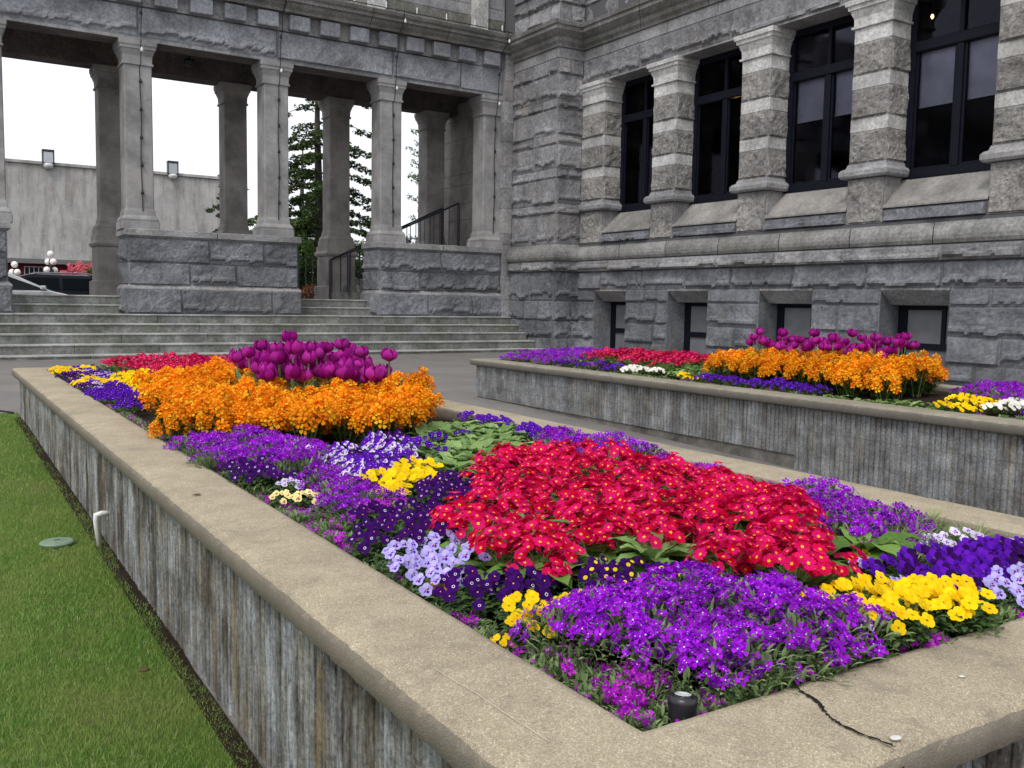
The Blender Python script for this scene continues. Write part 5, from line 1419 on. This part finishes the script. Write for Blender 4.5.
fp('leafy_primula', 'leafy_primula', 'low green leafy plant at the front edge of the second planter below the orange mass', 'primula', [(6.66, 4.35), (6.92, 4.35), (6.92, 5.5), (6.66, 5.5)], .2, .40, .85)
fp('far_wallflower', 'wallflower', 'orange wallflower in the mass of the second planter', 'wallflower', [(6.9, 4.95), (7.5, 4.9), (8.3, 5.4), (8.5, 6.2), (8.2, 7.2), (6.9, 7.15)], .21, .42, 1.2)
fp('tulip', 'tulip', 'tall purple tulip rising from the orange wallflowers of the second planter', 'tulip', [(7.4, 5.2), (8.1, 5.3), (8.3, 6.4), (7.9, 7.0), (7.2, 6.9), (7.2, 5.6)], .135, .46, 1.12, skip=.4)
fp('far_yellow_pansy', 'pansy', 'yellow and dark pansy at the right part of the second planter edge', 'pansy', [(6.66, 4.0), (7.1, 4.0), (7.2, 4.4), (6.66, 4.35)], .15, .42, 1.0)
fp('far_white_pansy', 'pansy', 'white pansy in the bright clump near the right edge of the second planter', 'pansy', [(6.66, 3.72), (7.1, 3.72), (7.1, 3.98), (6.66, 3.98)], .15, .43, 1.0)
fp('far_aubrieta', 'aubrieta', 'purple aubrieta right of the orange mass of the second planter', 'aubrieta', [(7.1, 2.6), (8.6, 2.6), (8.6, 4.7), (7.4, 4.5), (7.15, 4.0)], .24, .42, 1.1)
fp('far_violet_pansy', 'pansy', 'violet pansy at the right end of the visible second planter edge', 'pansy', [(6.66, 2.8), (7.1, 2.8), (7.1, 3.7), (6.66, 3.7)], .17, .42, 1.0)
# odd plants that crept into their neighbours' patches
def stray(kind, name, label, cat, pts, z=.44, sc=.62):
    for (x, y) in pts: plant(kind, name, label, cat, label if len(pts) > 1 else None, x, y, z-.42+mound(x, y), sc)
stray('yellow_pansy', 'pansy', 'few blossomed yellow pansy poking out of the purple mound in the near corner', 'pansy', [(1.52, 1.64), (1.36, 1.60), (1.78, 1.44)], .47)
stray('white_pansy', 'pansy', 'few blossomed white pansy between the purple mound and the yellow clump', 'pansy', [(1.80, 1.33), (1.90, 1.46)], .46, .5)
stray('lavender_pansy', 'pansy', 'small pale blue pansy beside the broad primula leaves', 'pansy', [(2.22, 1.50), (2.28, 1.66)], .44, .6)
stray('apricot_pansy', 'pansy', 'stray apricot pansy among the lavender pansies at the left cap edge', 'pansy', [(1.16, 2.16)], .44, .6)
stray('yellow_pansy', 'pansy', 'stray yellow pansy at the cap edge below the dark violet pansies', 'pansy', [(1.12, 1.78)], .415, .5)
stray('lilac_pansy', 'pansy', 'stray lilac pansy among the purple aubrieta of the left carpet', 'pansy', [(1.40, 3.45), (1.22, 3.55), (1.55, 4.2)], .45, .7)
stray('far_violet_pansy', 'pansy', 'stray violet pansy among the leafy primulas', 'pansy', [(2.15, 4.0), (2.55, 4.5), (2.3, 4.35)], .44, .7)
stray('grassy', 'grassy_plant', 'pale grassy tuft in the violet aubrieta right of the red primroses', 'plant', [(2.66, 1.92), (2.84, 2.12), (2.56, 1.78), (2.95, 1.95)], .45, 1.1)
stray('leafy_primula', 'leafy_primula', 'leafy green rosette showing through the middle of the red primroses', 'primula', [(1.72, 1.95), (2.12, 2.45), (2.35, 2.9), (1.55, 2.35), (1.92, 3.0)], .50, .8)
stray('dark_pansy', 'pansy', 'stray dark violet pansy between the orange wallflowers and the far yellow strip', 'pansy', [(1.36, 7.0), (1.5, 7.3)], .43, 1.0)
# low green fringe where the planting meets the caps
def fringe(label, pts, z=.395, name='aubrieta', cat='aubrieta'):
    for (x, y) in pts:
        if all((x-a)**2+(y-b)**2 > .0022 for a, b, s2 in TAKEN):
            TAKEN.append((x, y, .08)); plant(('edge_aubrieta', 'green_fringe', 'green_fringe'), name, label, cat, label, x, y, mound(x, y)-.025+(z-.395), 1.0)
fringe('low green seedling along the front cap edge below the yellow and purple flowers', [(1.30+.095*i+rr.uniform(-.02, .02), 1.27+rr.uniform(-.012, .01)) for i in range(19)], name='seedling', cat='plant')
fringe('low green seedling along the left cap edge of the near planter', [(1.115+rr.uniform(-.012, .015), 1.62+.11*i+rr.uniform(-.02, .02)) for i in range(52)], name='seedling', cat='plant')
fringe('low green seedling along the front cap edge of the second planter', [(6.67+rr.uniform(-.02, .03), 3.0+.16*i+rr.uniform(-.04, .04)) for i in range(46)], name='seedling', cat='plant')
print('objects', len(bpy.data.objects))
